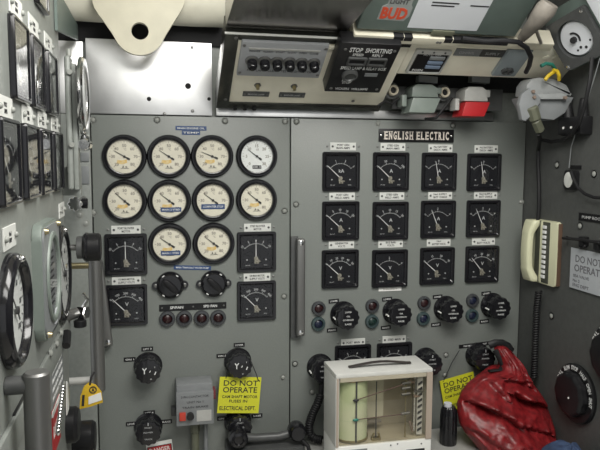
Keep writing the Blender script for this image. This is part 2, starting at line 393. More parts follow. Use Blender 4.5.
def m_hub(flip):
    b = B(); oy = -0.020
    b.cyl(-0.002, oy, 0.0062, 0.0066, 0.0092, 18).box(-0.0065, 0.0065, oy-0.016, oy-0.006, 0.0066, 0.0084, 0.001)
    b.cyl(0.003*flip, oy-0.006, 0.0050, 0.0066, 0.0098, 16).box(-0.005, 0.011, oy-0.010, oy-0.007, 0.009, 0.0108)
    return b.mesh('movement', HUB)
def meter_at(frame, a, b_, ang, nums, letter, label, group, span=48, slim=False):
    t = thing('panel_meter', label, 'meter', frame.mw(a, b_, 0) @ Matrix.Diagonal((1, 1, .55, 1)), group)     # shallow cases
    part('case', cached(('m_case', slim), lambda: m_case(slim)), t)
    part('dial_face', cached('m_dial', lambda: B().box(-MW/2+.011, MW/2-.011, -MH/2+.012, MH/2-.012, 0.001, 0.0066).mesh('dial_face', DIALB)), t)
    part('scale_markings', cached(('m_marks', tuple(nums), letter, span), lambda: m_marks(nums, letter, span)), t)
    part('pointer', cached(('m_needle', ang), lambda: m_needle(math.radians(ang))), t)
    part('movement', cached(('m_hub', len(nums) % 2), lambda: m_hub(1 if len(nums) % 2 else -1)), t)
    gi, gz = (.0062, .0140) if slim else (.0107, .0112)
    part('glass', cached(('m_glass', slim), lambda: B().box(-MW/2+gi, MW/2-gi, -MH/2+gi, MH/2-gi, gz, gz+.0002).mesh('glass', GLASS)), t)
    return t
GM = 'square meters on the generator sheet'
XS = [[(341.8, 171.7), (391.7, 171.7), (440, 171.8), (485, 172.4)], [(341.3, 221), (391.2, 221), (439, 219.5), (484.2, 218.8)], [(340.8, 269.3), (390.5, 268.8), (438, 266.3), (483, 264.5)]]
SPEC = [[(137, ['0', '1', '2', '3'], 'kA'), (137, ['0', '50', '75', '100'], 'A'), (101, ['5', '0', '5'], 'A'), (99, ['5', '0', '5'], 'A')],
        [(138, ['0', '5', '10', '15', '20'], 'A'), (137, ['0', '5', '10', '15', '20'], 'A'), (113, ['0', '2', '4'], 'A'), (115, ['0', '1', '2', '3', '4'], 'A')],
        [(138, ['0', '10', '20', '30', '40', '50'], 'V'), (139, ['0', '2', '4'], 'V'), (139, ['0', '15', '30', '45'], 'V'), (130, ['0', '10', '20', '30', '40'], 'V')]]
MLAB = [['black square kiloamp meter in the top corner of the sheet, bar handle side', 'black square ammeter under the first letters of the maker plate, pointer resting at zero',
         'black square centre-reading ammeter under the last letters of the maker plate, pointer almost upright', 'black square ammeter in the top corner of the sheet, telephone side'],
        ['black square ammeter below the kiloamp meter, middle row', 'black square ammeter in the middle row, second column from the steel bar handle',
         'black square middle row ammeter with pointer leaning off vertical, third column from the handle', 'black square ammeter with close scale numbers, middle row, column nearest the telephone'],
        ['black square voltmeter with a full scale of numbers, just beside the steel bar handle', 'black square voltmeter with a sparse scale and a white strip stuck below it',
         'black square voltmeter in the lowest row, third column from the steel bar handle', 'black square voltmeter in the lowest row, column nearest the telephone']]
for j in range(3):
    for i in range(4):
        a, b_ = BACK.hit(*XS[j][i], 0.010); ang, nums, let = SPEC[j][i]
        meter_at(BACK, a, b_, ang, nums, let, MLAB[j][i], GM)
LM = 'square blower and supply meters'
for px, py, ang, nums, let, lab in ((126, 254.8, 90, ['10', '5', '0', '5', '10'], '', 'black square centre-zero blower ammeter nearest the corner rail, pointer upright'),
                                    (257, 252, 90, ['10', '5', '0', '5', '10'], '', 'black square centre-zero blower ammeter beside the steel bar handle, pointer upright'),
                                    (126.5, 305.5, 134, ['0', '100', '200', '300', '400'], 'V', 'black square voltmeter nearest the corner rail, pointer resting low'),
                                    (257, 301, 134, ['0', '100', '200', '300', '400'], 'V', 'black square voltmeter beside the bar handle, below the second blower ammeter')):
    a, b_ = BACK.hit(px, py, 0.010); meter_at(BACK, a, b_, ang, nums, let, lab, LM)
for px, py, lab in ((353.5, 364, 'black square meter half hidden behind the chart recorder, nearer the steel bar handle'), (395, 361.5, 'black square meter half hidden behind the chart recorder, below the second selector knob')):
    a, b_ = BACK.hit(px, py, 0.010); meter_at(BACK, a, b_, 137, ['0', '2', '4', '6'], 'A', lab, 'square meters behind the chart recorder')

# ------------------------------------------------------------------ white screwed label plates
def label_plate(frame, a, b_, lines, label, group, w=0.081, h=0.0238, ears=True, panel=None, rot=0.0, bolts=None):
    t = thing('label_plate', label, 'label', frame.mw(a, b_, 0, rot), group)
    part('plate', cached(('lp', w, h), lambda: B().box(-w/2, w/2, -h/2, h/2, 0, 0.0022, 0.0005, 1).mesh('plate', PLATEW)), t)
    b = B(); n = len(lines)
    for i, s_ in enumerate(lines):
        hh = 0.0060 if n > 1 else 0.0068
        b.text(s_, 0, (n-1)*0.0045 - i*0.0090, 0.0023, hh, min(w*0.56, len(s_)*hh*0.78), bold=0.02, th=0.0003)
    part('lettering', b.mesh('lettering', INK), t)
    for sx in (-1, 1): part('screw', bolts or screw_mesh(0.0034, DKGREY, 'd'), t, mw=Matrix.Translation((sx*(w/2-0.0075), 0, 0.0022)))
    if panel is not None:
        for sx in (-1, 1): part('screw', screw_mesh(0.0034), panel, mw=Matrix.Translation((a+sx*(w/2+0.009), b_+0.0005, 0)))
    return t
NP = [[(343, 146.5), (392.8, 147), (440.3, 148.3), (486, 149)], [(342, 196.3), (391.8, 196), (440, 195.6), (485.5, 195.3)], [(341.3, 244.7), (390.5, 243.8), (438.5, 242.5), (483.3, 241.3)]]
NT = [[('PORT GEN', 'MAIN AMPS'), ('STBD GEN', 'MAIN AMPS'), ('No1 BATTERY', 'DISCH  AMPS'), ('No2 BATTERY', 'DISCH  AMPS')],
      [('PORT GEN', 'FIELD AMPS'), ('STBD GEN', 'FIELD AMPS'), ('No1 SUPPLY', 'BATT  CHARGE'), ('No2 SUPPLY', 'BATT  CHARGE')],
      [('GENERATOR', 'VOLTS'), ('BUS BAR', 'VOLTS'), ('No1', 'BATTERY VOLTS'), ('No2', 'BATT VOLTS')]]
WHERE = [['kiloamp meter', 'top row ammeter, second column from the bar handle', 'top row ammeter, third column from the bar handle', 'top row ammeter nearest the telephone'],
         ['middle row ammeter nearest the bar handle', 'middle row ammeter of the second column', 'middle row ammeter of the third column', 'middle row ammeter nearest the telephone'],
         ['lowest row voltmeter nearest the bar handle', 'lowest row voltmeter with the white strip beneath', 'lowest row voltmeter of the third column', 'lowest row voltmeter nearest the telephone']]
GP = 'white label plates on the switchboard'
for j in range(3):
    for i in range(4):
        a, b_ = BACK.hit(*NP[j][i]); label_plate(BACK, a, b_, NT[j][i], 'white screwed label plate above the ' + WHERE[j][i], GP, panel=GENPL if i < 2 or j == 1 else None)
for px, py, lines, lab in ((126, 229.7, ('PORT BLOWER', 'MOTOR'), 'white label plate above the first blower ammeter by the corner rail'), (257.5, 227.5, ('STBD BLOWER', 'MOTOR'), 'white label plate above the blower ammeter by the bar handle'),
                           (126.5, 280.7, ('110 MAIN MOTOR', 'SUPPLY VOLTS'), 'white label plate between blower ammeter and voltmeter by the corner rail'), (257, 277, ('220 MAIN MOTOR', 'SUPPLY VOLTS'), 'white label plate between blower ammeter and voltmeter by the bar handle')):
    a, b_ = BACK.hit(px, py); label_plate(BACK, a, b_, lines, lab, GP, w=0.081, panel=MAINPL)
for px, py, lines, lab in ((353, 342.3, ('PORT  MAIN',), 'white one-line label plate over the meter behind the chart recorder, nearer the bar handle'), (394, 339.3, ('STBD  MAIN',), 'white one-line label plate over the meter behind the chart recorder, nearer the red bag')):
    a, b_ = BACK.hit(px, py); label_plate(BACK, a, b_, lines, lab, GP, w=0.078, panel=GENPL)
a, b_ = BACK.hit(390, 289)
t = thing('label_strip', 'plain white paper strip stuck below the second voltmeter', 'label', BACK.mw(a, b_, 0))
part('strip', B().box(-0.038, 0.038, -0.006, 0.006, 0, 0.0012).mesh('strip', WHITE), t)
part('lettering', B().text('EMERGENCY', 0, 0, 0.0013, 0.0045, 0.045).mesh('lettering', GREYINK), t)

# maker plate
def slab_text(txt, w, h, z):
    b = B(); adv = w/len(txt); sp = 0.55
    tot = sum(sp if c == ' ' else (0.62 if c == 'I' else 1.0) for c in txt); u = w/tot; x = -w/2
    for ch in txt:
        cw = u*(sp if ch == ' ' else (0.62 if ch == 'I' else 1.0))
        if ch != ' ':
            gw = cw*0.80; cx = x+cw/2
            b.text(ch, cx, 0, z, h*0.96, gw*(0.55 if ch == 'I' else 0.92), bold=0.035)
            sh = h*0.09; top, bot = h/2-sh/2, -h/2+sh/2
            ser = {'E': [(-.32, 1), (-.32, -1)], 'N': [(-.36, 1), (-.36, -1), (.36, 1)], 'L': [(-.32, 1), (-.32, -1)], 'I': [(0, 1), (0, -1)], 'H': [(-.34, 1), (-.34, -1), (.34, 1), (.34, -1)],
                   'R': [(-.33, 1), (-.33, -1), (.36, -1)], 'T': [(0, -1)]}.get(ch, [])
            for dx, s_ in ser: b.box(cx+dx*gw-u*0.24, cx+dx*gw+u*0.24, (top if s_ > 0 else bot)-sh/2, (top if s_ > 0 else bot)+sh/2, z, z+0.0004)
        x += cw
    return b
a0, b0 = BACK.hit(378.5, 134.5); a1, b1 = BACK.hit(453.3, 136.8)
t = thing('maker_plate', 'black maker plate with raised white serif capitals across the top of the generator sheet', 'sign', BACK.mw((a0+a1)/2, (b0+b1)/2, 0))
mwid = a1-a0
part('plate', B().box(-mwid/2, mwid/2, -0.0200, 0.0200, 0, 0.004, 0.001).mesh('plate', BLACKM), t)
part('lettering', slab_text('ENGLISH ELECTRIC', mwid*0.875, 0.0245, 0.0042).mesh('lettering', mat('warm_white_print', (0.66, 0.60, 0.54), 0.5)), t)
for sx in (-1, 1): part('screw', screw_mesh(0.0036, CHROME, 'c'), t, mw=Matrix.Translation((sx*(mwid/2-0.0075), 0, 0.004)))

# blue embossed tapes
for x0, y0, x1, y1, txt, lab in ((175.5, 128, 206.5, 128.5, 'MAIN ENGINE OIL', 'blue embossed tape strip at the top edge of the gauge sheet, the longer upper one'), (181.8, 132.6, 200, 132.8, 'TEMP', 'short blue embossed tape strip just under the longer one'),
                                 (173.7, 267.3, 211, 268, 'MAIN TRAIN SALT WATER PUMP', 'blue embossed tape strip above the two rotary switches')):
    a0, b0 = BACK.hit(x0, y0); a1, b1 = BACK.hit(x1, y1); wd = a1-a0
    t = thing('tape_label', lab, 'label', BACK.mw((a0+a1)/2, (b0+b1)/2, 0, math.atan2(b1-b0, wd)), 'blue embossed tapes on the sheet')
    part('tape', B().box(-wd/2, wd/2, -0.0062, 0.0062, 0, 0.0012).mesh('tape', BLUET), t)
    part('lettering', B().text(txt, 0, 0, 0.0013, 0.0052, wd*0.88, bold=0.01).mesh('lettering', PRINTW), t)

# ------------------------------------------------------------------ rotary switches with ears, lamp row
def sw_body():
    b = B(); b.lathe([(0.040, 0), (0.040, 0.006), (0.039, 0.010), (0.030, 0.018), (0.0, 0.020)], 40)
    for s_ in (-1, 1): b.cyl(s_*0.040, 0, 0.012, 0, 0.008, 20)
    return b.mesh('body', BLACK)
def sw_handle():
    b = B(); m = Matrix.Rotation(math.radians(-42), 4, 'Z')
    b.prism([(-0.026, 0.005), (-0.026, -0.005), (-0.010, -0.009), (0.010, -0.009), (0.027, -0.006), (0.027, 0.006), (0.010, 0.009), (-0.010, 0.009)], 0.020, 0.036, 0.003, m)
    return b.mesh('handle', BLACKM)
def sw_marks():
    b = B()
    for a in (55, 125, 235, 305): b.bar(0.0345*math.cos(math.radians(a-6)), 0.0345*math.sin(math.radians(a-6)), 0.0345*math.cos(math.radians(a+6)), 0.0345*math.sin(math.radians(a+6)), 0.003, 0.0155, 0.0162)
    return b.mesh('markings', PRINTW)
for px, py, lab in ((170.3, 285.5, 'black rotary switch with screwed ears, nearer the corner rail'), (214, 284, 'black rotary switch with screwed ears, nearer the bar handle')):
    a, b_ = BACK.hit(px, py, 0.01)
    t = thing('rotary_switch', lab, 'switch', BACK.mw(a, b_, 0), 'eared rotary switches')
    part('body', cached('sw_body', sw_body), t); part('handle', cached('sw_handle', sw_handle), t); part('markings', cached('sw_marks', sw_marks), t)
    for s_ in (-1, 1): part('screw', screw_mesh(0.0055), t, mw=Matrix.Translation((s_*0.041, 0, 0.008)))
a0, b0 = BACK.hit(159.2, 307.5); a1, b1 = BACK.hit(226.3, 305.5); wd = a1-a0
t = thing('label_strip', 'long black engraved strip over the row of four dull red lamps', 'label', BACK.mw((a0+a1)/2, (b0+b1)/2, 0))
part('strip', B().box(-wd/2, wd/2, -0.0095, 0.0095, 0, 0.003, 0.0006, 1).mesh('strip', BLACKM), t)
part('lettering', B().text('SP/FAN', -wd*0.245, 0, 0.0031, 0.0075, 0.038, bold=0.02).mesh('lettering', PRINTW), t)
part('lettering', B().text('SPD FAN', wd*0.255, 0, 0.0031, 0.0075, 0.040, bold=0.02).mesh('lettering', PRINTW), t)
for x in (-0.46, 0.0, 0.46): part('screw', screw_mesh(0.0028), t, mw=Matrix.Translation((x*wd, 0, 0.003)))
def lamp(px, py, ring, lens, label, group, r=0.0222):
    a, b_ = BACK.hit(px, py, 0.008)
    t = thing('indicator_lamp', label, 'lamp', BACK.mw(a, b_, 0), group)
    part('ring', cached(('lring', ring.name, r), lambda: B().lathe([(r, 0), (r, 0.006), (r*0.93, 0.010), (r*0.66, 0.011), (r*0.60, 0.006), (r*0.60, 0.002)], 36).mesh('ring', ring)), t)
    part('lens', cached(('llens', lens.name, r), lambda: B().lathe([(r*0.60, 0.002), (r*0.56, 0.0055), (r*0.3, 0.009), (0, 0.010)], 28).mesh('lens', lens)), t)
for k, (px, py) in enumerate(((167.3, 319.3), (184.3, 318.8), (201.7, 318.5), (218.3, 318))):
    lamp(px, py, LAMPR, LENSR, 'dull red indicator lamp under the black strip, %s from the corner rail' % ORD[k], 'red lamps in a row under the black strip', 0.0232)
KC = ['selector knob nearest the bar handle', 'second selector knob from the bar handle', 'third selector knob from the bar handle', 'selector knob nearest the telephone']
for k, (p1, p2, l1, l2) in enumerate((((319, 308.7), (318.7, 324.3), LENSR, LENSB), ((372.8, 306.3), (372.5, 321.8), LENSR, LENSG), ((424.7, 303.3), (423.8, 319), LENSR, LENSB), ((473.2, 300.8), (472.7, 315.8), LENSB, LENSB))):
    lamp(*p1, LAMPR, l1, 'upper indicator lamp of the pair beside the ' + KC[k], 'paired lamps beside the selector knobs')
    lamp(*p2, LAMPG, l2, 'lower indicator lamp of the pair beside the ' + KC[k], 'paired lamps beside the selector knobs')

# ------------------------------------------------------------------ selector knobs
def knob_base(): return B().lathe([(0.041, 0), (0.041, 0.005), (0.036, 0.010), (0.030, 0.026), (0.028, 0.034), (0.0, 0.034)], 36).mesh('base', BLACK)
def knob_grip():
    b = B(); n = 72; rows = []; t = bmesh.new()
    for r, z in ((0.0335, 0.026), (0.0358, 0.031), (0.0358, 0.054), (0.0335, 0.058), (0.030, 0.0585)):
        rows.append([t.verts.new((r*(1+0.045*math.cos(12*2*PI*i/n))*math.cos(2*PI*i/n), r*(1+0.045*math.cos(12*2*PI*i/n))*math.sin(2*PI*i/n), z)) for i in range(n)])
    for A, D in zip(rows, rows[1:]):
        for k in range(n): t.faces.new((A[k], A[(k+1) % n], D[(k+1) % n], D[k]))
    t.faces.new(rows[-1]); t.faces.new(rows[0][::-1]); b._add(t)
    return b.mesh('grip', BLACK)
def knob_text():
    b = B(); z = 0.0587
    b.text('LOWER', 0, 0.019, z, 0.0052, 0.020).text('OIL', 0, 0.006, z, 0.0045, 0.012).text('GOVERNOR', 0, -0.005, z, 0.0048, 0.034).text('RAISE', 0, -0.018, z, 0.0052, 0.020)
    return b.mesh('lettering', PRINTW)
def knob_marks():
    b = B(); z = 0.0587
    b.bar(-0.010, 0.004, -0.010, -0.006, 0.0028, z, z+.0005).bar(-0.010, 0.004, -0.015, 0.011, 0.0028, z, z+.0005).bar(-0.010, 0.004, -0.004, 0.011, 0.0028, z, z+.0005)
    b.bar(0.004, -0.002, 0.007, 0.003, 0.0022, z, z+.0005).bar(0.018, -0.010, 0.022, -0.001, 0.0030, z, z+.0005).text('T', 0.019, 0.012, z, 0.004).text('O', 0.008, -0.022, z, 0.004)
    return b.mesh('markings', PRINTW)
def knob_plain():
    b = B(); z = 0.0587
    b.text('POWER', 0, 0.004, z, 0.0045, 0.026).text('TRICK', 0, -0.016, z, 0.0045, 0.022).text('START', 0, 0.018, z, 0.0045, 0.020).bar(0, 0.024, 0, 0.033, 0.0022, z, z+.0005)
    return b.mesh('lettering', PRINTD)
def knob(frame, px, py, label, face, group='black selector knobs', dot=True):
    a, b_ = frame.hit(px, py, 0.055)
    t = thing('selector_knob', label, 'knob', frame.mw(a, b_, 0), group)
    part('base', cached('k_base', knob_base), t); part('grip', cached('k_grip', knob_grip), t)
    part(face.__name__.replace('knob_text', 'lettering').replace('knob_plain', 'lettering').replace('knob_marks', 'markings'), cached(face.__name__, face), t)
    if dot: part('pointer_dot', cached('k_dot', lambda: B().cyl(-0.0385, -0.002, 0.0024, 0.030, 0.050, 12).mesh('pointer_dot', WHITE)), t)
for k, (px, py) in enumerate(((348, 318.2), (401, 315.2), (453, 312), (500.5, 308.7))):
    knob(BACK, px, py, 'fluted black ' + KC[k] + ', lettered in white', knob_text)
knob(BACK, 148, 371.5, 'black knob with a white Y mark, standing free above the grey starter box', knob_marks, dot=False)
knob(BACK, 240, 366.5, 'black knob with a white Y mark, above the yellow warning card', knob_marks, dot=False)
knob(BACK, 148.3, 433.5, 'black knob above the red and white danger card, near the bottom', knob_plain, dot=False)
knob(BACK, 240, 428.5, 'black knob just under the yellow warning card', knob_plain, dot=False)
knob(BACK, 432, 365, 'black knob half hidden behind the upper corner of the chart recorder, red bag side', knob_plain)
knob(BACK, 324, 372, 'black knob with grey collar peeping out beside the chart recorder, bar handle side', knob_plain)
knob(BACK, 485, 359.5, 'black knob partly covered by the red bag', knob_plain, dot=False)

# small black engraved tags
def tag(frame, px, py, txt, label, w=0.033, h=0.0125, rot=0.0):
    a, b_ = frame.hit(px, py)
    t = thing('engraved_tag', label, 'label', frame.mw(a, b_, 0, rot), 'small black engraved tags')
    part('plate', cached(('tag', w, h), lambda: B().box(-w/2, w/2, -h/2, h/2, 0, 0.002, 0.0004, 1).mesh('plate', BLACKM)), t)
    part('lettering', B().text(txt, 0, 0, 0.0021, h*0.42, w*0.72, bold=0.01).mesh('lettering', PRINTW), t)
for k, (p1, p2) in enumerate((((333.7, 301), (332, 330)), ((387, 299), (385.7, 327.5)), ((437.5, 296.7), (435.8, 324.5)), ((486, 293.3), (484.2, 321.3)))):
    tag(BACK, *p1, 'LOWER', 'small black tag over the ' + KC[k], rot=0.05); tag(BACK, *p2, 'RAISE', 'small black tag under the ' + KC[k], rot=0.05)
for px, py, txt, lab in ((147.3, 348.8, 'LIFT 3', 'small black tag above the free standing knob with the Y mark'), (129.7, 359.3, 'ON 1', 'small black tag beside the free standing knob with the Y mark'),
                         (149.2, 412.5, 'LIFT 4', 'small black tag above the knob over the danger card'), (131.8, 423.7, 'LOWER', 'small black tag on the rail side of the knob over the danger card'), (166.5, 421.5, 'RAISE', 'small black tag between the danger card knob and the grey starter box'),
                         (239.2, 344.8, 'LOWER', 'small black tag above the knob over the yellow card'), (222, 355.7, 'ON 2', 'small black tag beside the knob over the yellow card'), (222.5, 418.3, 'ON 3', 'small black tag under the yellow card, starter box side'), (257, 415.5, 'RAISE', 'small black tag peeping from under the yellow card, seam side')):
    tag(BACK, px, py, txt, lab)
tag(BACK, 475, 344.7, 'PORT MAIN BLOWER EXHAUST', 'long black engraved tag above the knob covered by the red bag', 0.115, 0.0125, 0.06)

# ------------------------------------------------------------------ bar handles
def bar_handle(x, z0, z1, label, rot=0.0):
    t = thing('bar_handle', label, 'handle', BACK.mw(x, (z0+z1)/2, 0, rot), 'steel bar handles on the sheets'); L = (z1-z0)/2
    part('backing_plate', B().box(-0.026, -0.004, -L-0.010, L+0.006, 0, 0.012, 0.002).mesh('backing_plate', DKGREY), t)
    part('grip', B().box(-0.0125, 0.0125, -L, L, 0.018, 0.036, 0.005, 3).box(-0.010, 0.010, -L, -L+0.03, 0, 0.020).box(-0.010, 0.010, L-0.03, L, 0, 0.020).mesh('grip', STEEL), t)
    for s_ in (-1, 1): part('screw', screw_mesh(0.0075, CHROME, 'c'), t, mw=Matrix.Translation((0.0, s_*(L-0.012), 0.036)))
xa, zt = BACK.hit(301, 239, 0.03); xb, zb = BACK.hit(300.7, 336, 0.03)
bar_handle(xa, zb, zt, 'vertical steel bar handle at the seam between the two switchboard sheets')
xa, zt = BACK.hit(98, 262, 0.03); xb, zb = BACK.hit(108.5, 346, 0.03)
bar_handle((xa+xb)/2, zb, zt, 'steel bar handle mostly hidden behind the thick corner rail', math.atan2(xb-xa, zt-zb))

# ------------------------------------------------------------------ starter box, cards
a, b_ = BACK.hit(195, 404, 0.075)
t = thing('starter_box', 'grey contactor box with red button standing out from the gauge sheet beside the yellow card', 'box', BACK.mw(a, b_, 0))
part('housing', B().box(-0.052, 0.052, -0.060, 0.058, 0, 0.070, 0.005).mesh('housing', GREYPL), t)
part('cover', B().box(-0.053, 0.053, -0.061, 0.038, 0.068, 0.080, 0.003).mesh('cover', GREYPL), t)
part('notice', B().text('3 PH CONTACTOR', 0, 0.024, 0.0802, 0.0065, 0.078).text('UNIT No 1', 0, 0.008, 0.0802, 0.0065, 0.046).text('TRAIN BRAKE', 0, -0.007, 0.0802, 0.006, 0.074).mesh('notice', INK), t)
part('button', B().box(-0.045, -0.027, -0.043, -0.020, 0.078, 0.088, 0.002).mesh('button', mat('red_button_plastic', (0.50, 0.05, 0.03), 0.35)), t, 'red square push button')
part('button', B().cyl(-0.014, -0.031, 0.0105, 0.078, 0.092, 24).mesh('button', BLACK), t, 'black round push button')
part('rating_plate', B().box(0.004, 0.046, -0.050, -0.018, 0.080, 0.0815).text('240V', 0.025, -0.026, 0.0816, 0.006).mesh('rating_plate', LTGREY), t)
part('wing', B().box(-0.066, -0.050, -0.05, -0.025, 0.005, 0.03, 0.003).mesh('wing', DKGREY), t)
part('wing', B().box(0.050, 0.062, 0.0, 0.03, 0.02, 0.05, 0.003).mesh('wing', mat('dull_red_plastic', (0.16, 0.03, 0.035), .5)), t, 'dull red wing')
part('cable_gland', B().rod((0.002, -0.058, 0.038), (0.002, -0.100, 0.038), 0.014, 6).rod((0.002, -0.10, 0.038), (0.002, -0.30, 0.038), 0.0115).mesh('cable_gland', OLIVE), t)
part('conduit', B().rod((0.032, -0.058, 0.03), (0.034, -0.30, 0.03), 0.0065).mesh('conduit', GREYPL), t)

def card(frame, p, cn, rot, w, h, m, lines, label, name='warning_card', cat='sign', inkm=INK, th=0.0015, group=None):
    a, b_ = frame.hit(*p, cn)
    t = thing(name, label, cat, frame.mw(a, b_, cn, rot), group)
    part('sheet', B().box(-w/2, w/2, -h/2, h/2, 0, th).mesh('sheet', m), t)
    b = B()
    for s_, x, y, hh, ww in lines: b.text(s_, x, y, th+0.0001, hh, ww, bold=0.012)
    part('lettering', b.mesh('lettering', inkm), t)
    return t
t = card(BACK, (239.3, 395), 0.038, -0.085, 0.124, 0.110, YELLOW, [('DO NOT', 0.002, 0.037, 0.0165, 0.102), ('OPERATE', 0.001, 0.0165, 0.0165, 0.102), ('CAM SHAFT MOTOR', 0.002, -0.0045, 0.0085, 0.106), ('FUSES IN', -0.002, -0.0180, 0.0085, 0.054), ('ELECTRICAL DEPT.', -0.002, -0.0395, 0.0120, 0.108)],
         'bright yellow warning card hanging by a cord from a black knob on the gauge sheet')
part('cord', B().tube([(-0.044, 0.050, 0.001), (-0.043, 0.070, 0.004), (-0.030, 0.100, 0.004), (0.0, 0.116, 0.004), (0.026, 0.104, 0.004), (0.045, 0.066, 0.004), (0.052, 0.048, 0.002), (0.058, 0.043, 0.002)], 0.0014, 6).mesh('cord', INK), t)
t = card(BACK, (459, 392), 0.012, 0.20, 0.12, 0.110, YELLOW, [('DO NOT', 0.002, 0.037, 0.0165, 0.102), ('OPERATE', 0.001, 0.0165, 0.0165, 0.102), ('CAM SHAFT MOTOR', 0.002, -0.0045, 0.0085, 0.106), ('ELECTRICAL DEPT.', -0.002, -0.0395, 0.0120, 0.108)],
         'yellow warning card mostly hidden behind the red bag')
part('cord', B().tube([(-0.048, 0.050, 0.001), (-0.010, 0.105, 0.004), (0.022, 0.140, 0.006)], 0.0014, 6).mesh('cord', INK), t)
t = card(BACK, (160.5, 455), 0.012, 0.10, 0.075, 0.085, WHITE, [('DANGER', 0, 0.0185, 0.0125, 0.060)], 'white card with a red danger band, at the bottom below a black knob', inkm=WHITE)
part('band', B().box(-0.0345, 0.0345, 0.008, 0.029, 0.0012, 0.00155).mesh('band', RED), t)
part('border', B().box(-0.0355, 0.0355, 0.029, 0.031, 0.0012, 0.0017).box(-0.0355, -0.0335, 0.006, 0.031, 0.0012, 0.0017).box(0.0335, 0.0355, 0.006, 0.031, 0.0012, 0.0017).mesh('border', INK), t)

# ------------------------------------------------------------------ stainless sheets, lug, lagged duct above the panel
SP = thing('stainless_plate', 'bright stainless sheet with small holes above the gauge sheet, behind the cream lug', 'plate', BACK.mw(0, 0, 0))
part('sheet', B().box(-0.172, 0.1715, 1.675, 1.8785, -0.012, 0.0, 0.0015).mesh('sheet', STAIN), SP)
for px, py, r in ((149, 99, 0.006), (188, 86, 0.0085), (209, 99, 0.005)):
    a, b_ = BACK.hit(px, py); part('hole', B().cyl(a, b_, r, -0.002, 0.0004, 20).mesh('hole', VOID), SP)
for px, py in ((192, 47.5), (192.5, 111), (164.5, 114)):
    a, b_ = BACK.hit(px, py); part('screw', screw_mesh(0.005), SP, mw=Matrix.Translation((a, b_, 0)))
solo('stainless_plate', B().box(-0.40, -0.180, 1.675, 1.870, -0.020, -0.006, 0.0015).mesh('stainless_plate', STAIN), 'stainless sheet in the corner behind the grey post, beyond the ring gauge', 'plate', BACK.mw(0, 0, 0))
solo('stainless_strip', B().box(0.183, 1.06, 1.6755, 1.700, -0.014, 0.0, 0.0015).mesh('stainless_strip', STAIN), 'long bright steel strip between the switchboard top edge and the overhead console', 'strip', BACK.mw(0, 0, 0))
# lug
LY = 0.130
def lugpt(px, py): return BACK.hit(px, py, LY)
def lug():
    pts = [lugpt(*q) for q in ((92, -8), (92.5, 5), (97, 12), (112, 33))]
    c = lugpt(139, 30); lo = lugpt(138.5, 55); r = c[1]-lo[1]
    n = 14
    for i in range(n+1):
        a = math.radians(203 + (337-203)*i/n); pts.append((c[0]+r*1.02*math.cos(a), c[1]+r*math.sin(a)))
    pts += [lugpt(*q) for q in ((167, 33), (184, 6), (187, -8))]
    hc = lugpt(140, 31); hr = abs(lugpt(148.7, 31)[0]-hc[0])
    m = len(pts); cen = hc; t = bmesh.new()
    # walk the outline and the hole together by angle
    N = 72
    def out_at(a):
        d = Vector((math.cos(a), math.sin(a))); best = None
        for i in range(m):
            p, q = Vector(pts[i]), Vector(pts[(i+1) % m]); e = q-p; den = d.x*e.y-d.y*e.x
            if abs(den) < 1e-12: continue
            w_ = p-Vector(cen); tt = (w_.x*e.y-w_.y*e.x)/den; uu = (w_.x*d.y-w_.y*d.x)/den
            if tt > 0 and -1e-6 <= uu <= 1+1e-6 and (best is None or tt > best): best = tt
        return (cen[0]+d.x*best, cen[1]+d.y*best)
    outer = [out_at(2*PI*i/N) for i in range(N)]; inner = ellipse(hr, hr, N, *hc)
    b = B(); b.ringprism(outer, inner, LY-0.018, LY)
    return b
solo('lifting_lug', lug().mesh('lifting_lug', CREAML, 30), 'cream painted lifting lug plate with one round hole hanging before the stainless sheet', 'lug', BACK.mw(0, 0, 0))
def duct():
    b = B(); t = bmesh.new(); n, L = 28, 60; rows = []
    for i in range(L+1):
        x = -0.60 + 0.80*i/L; row = []
        for k in range(n):
            a = 2*PI*k/n; r = 0.062*(1+0.04*noise.noise(Vector((x*9, math.cos(a)*1.7, math.sin(a)*1.7))))
            row.append(t.verts.new((x, -0.044+r*math.cos(a), 1.977+r*math.sin(a))))
        rows.append(row)
    for A, D in zip(rows, rows[1:]):
        for k in range(n): t.faces.new((A[k], A[(k+1) % n], D[(k+1) % n], D[k]))
    t.faces.new(rows[0][::-1]); t.faces.new(rows[-1]); b._add(t)
    return b
solo('lagged_pipe', duct().mesh('lagged_pipe', LAGGING, 60), 'fat white lagged pipe running along the top behind the cream lug', 'pipe')
solo('corner_shade_sheet', B().prism([(-.424, 1.818), (-.022, 1.868), (-.022, 1.908), (-.424, 1.908)], 0.0, 0.006).mesh('corner_shade_sheet', TEAL), 'dark green shade sheet high in the corner between the side cabinet and the stainless sheets', 'plate', LEFT.mw(0, 0, 0.001))  # dark sheet put in for the shaded patch under the pipe

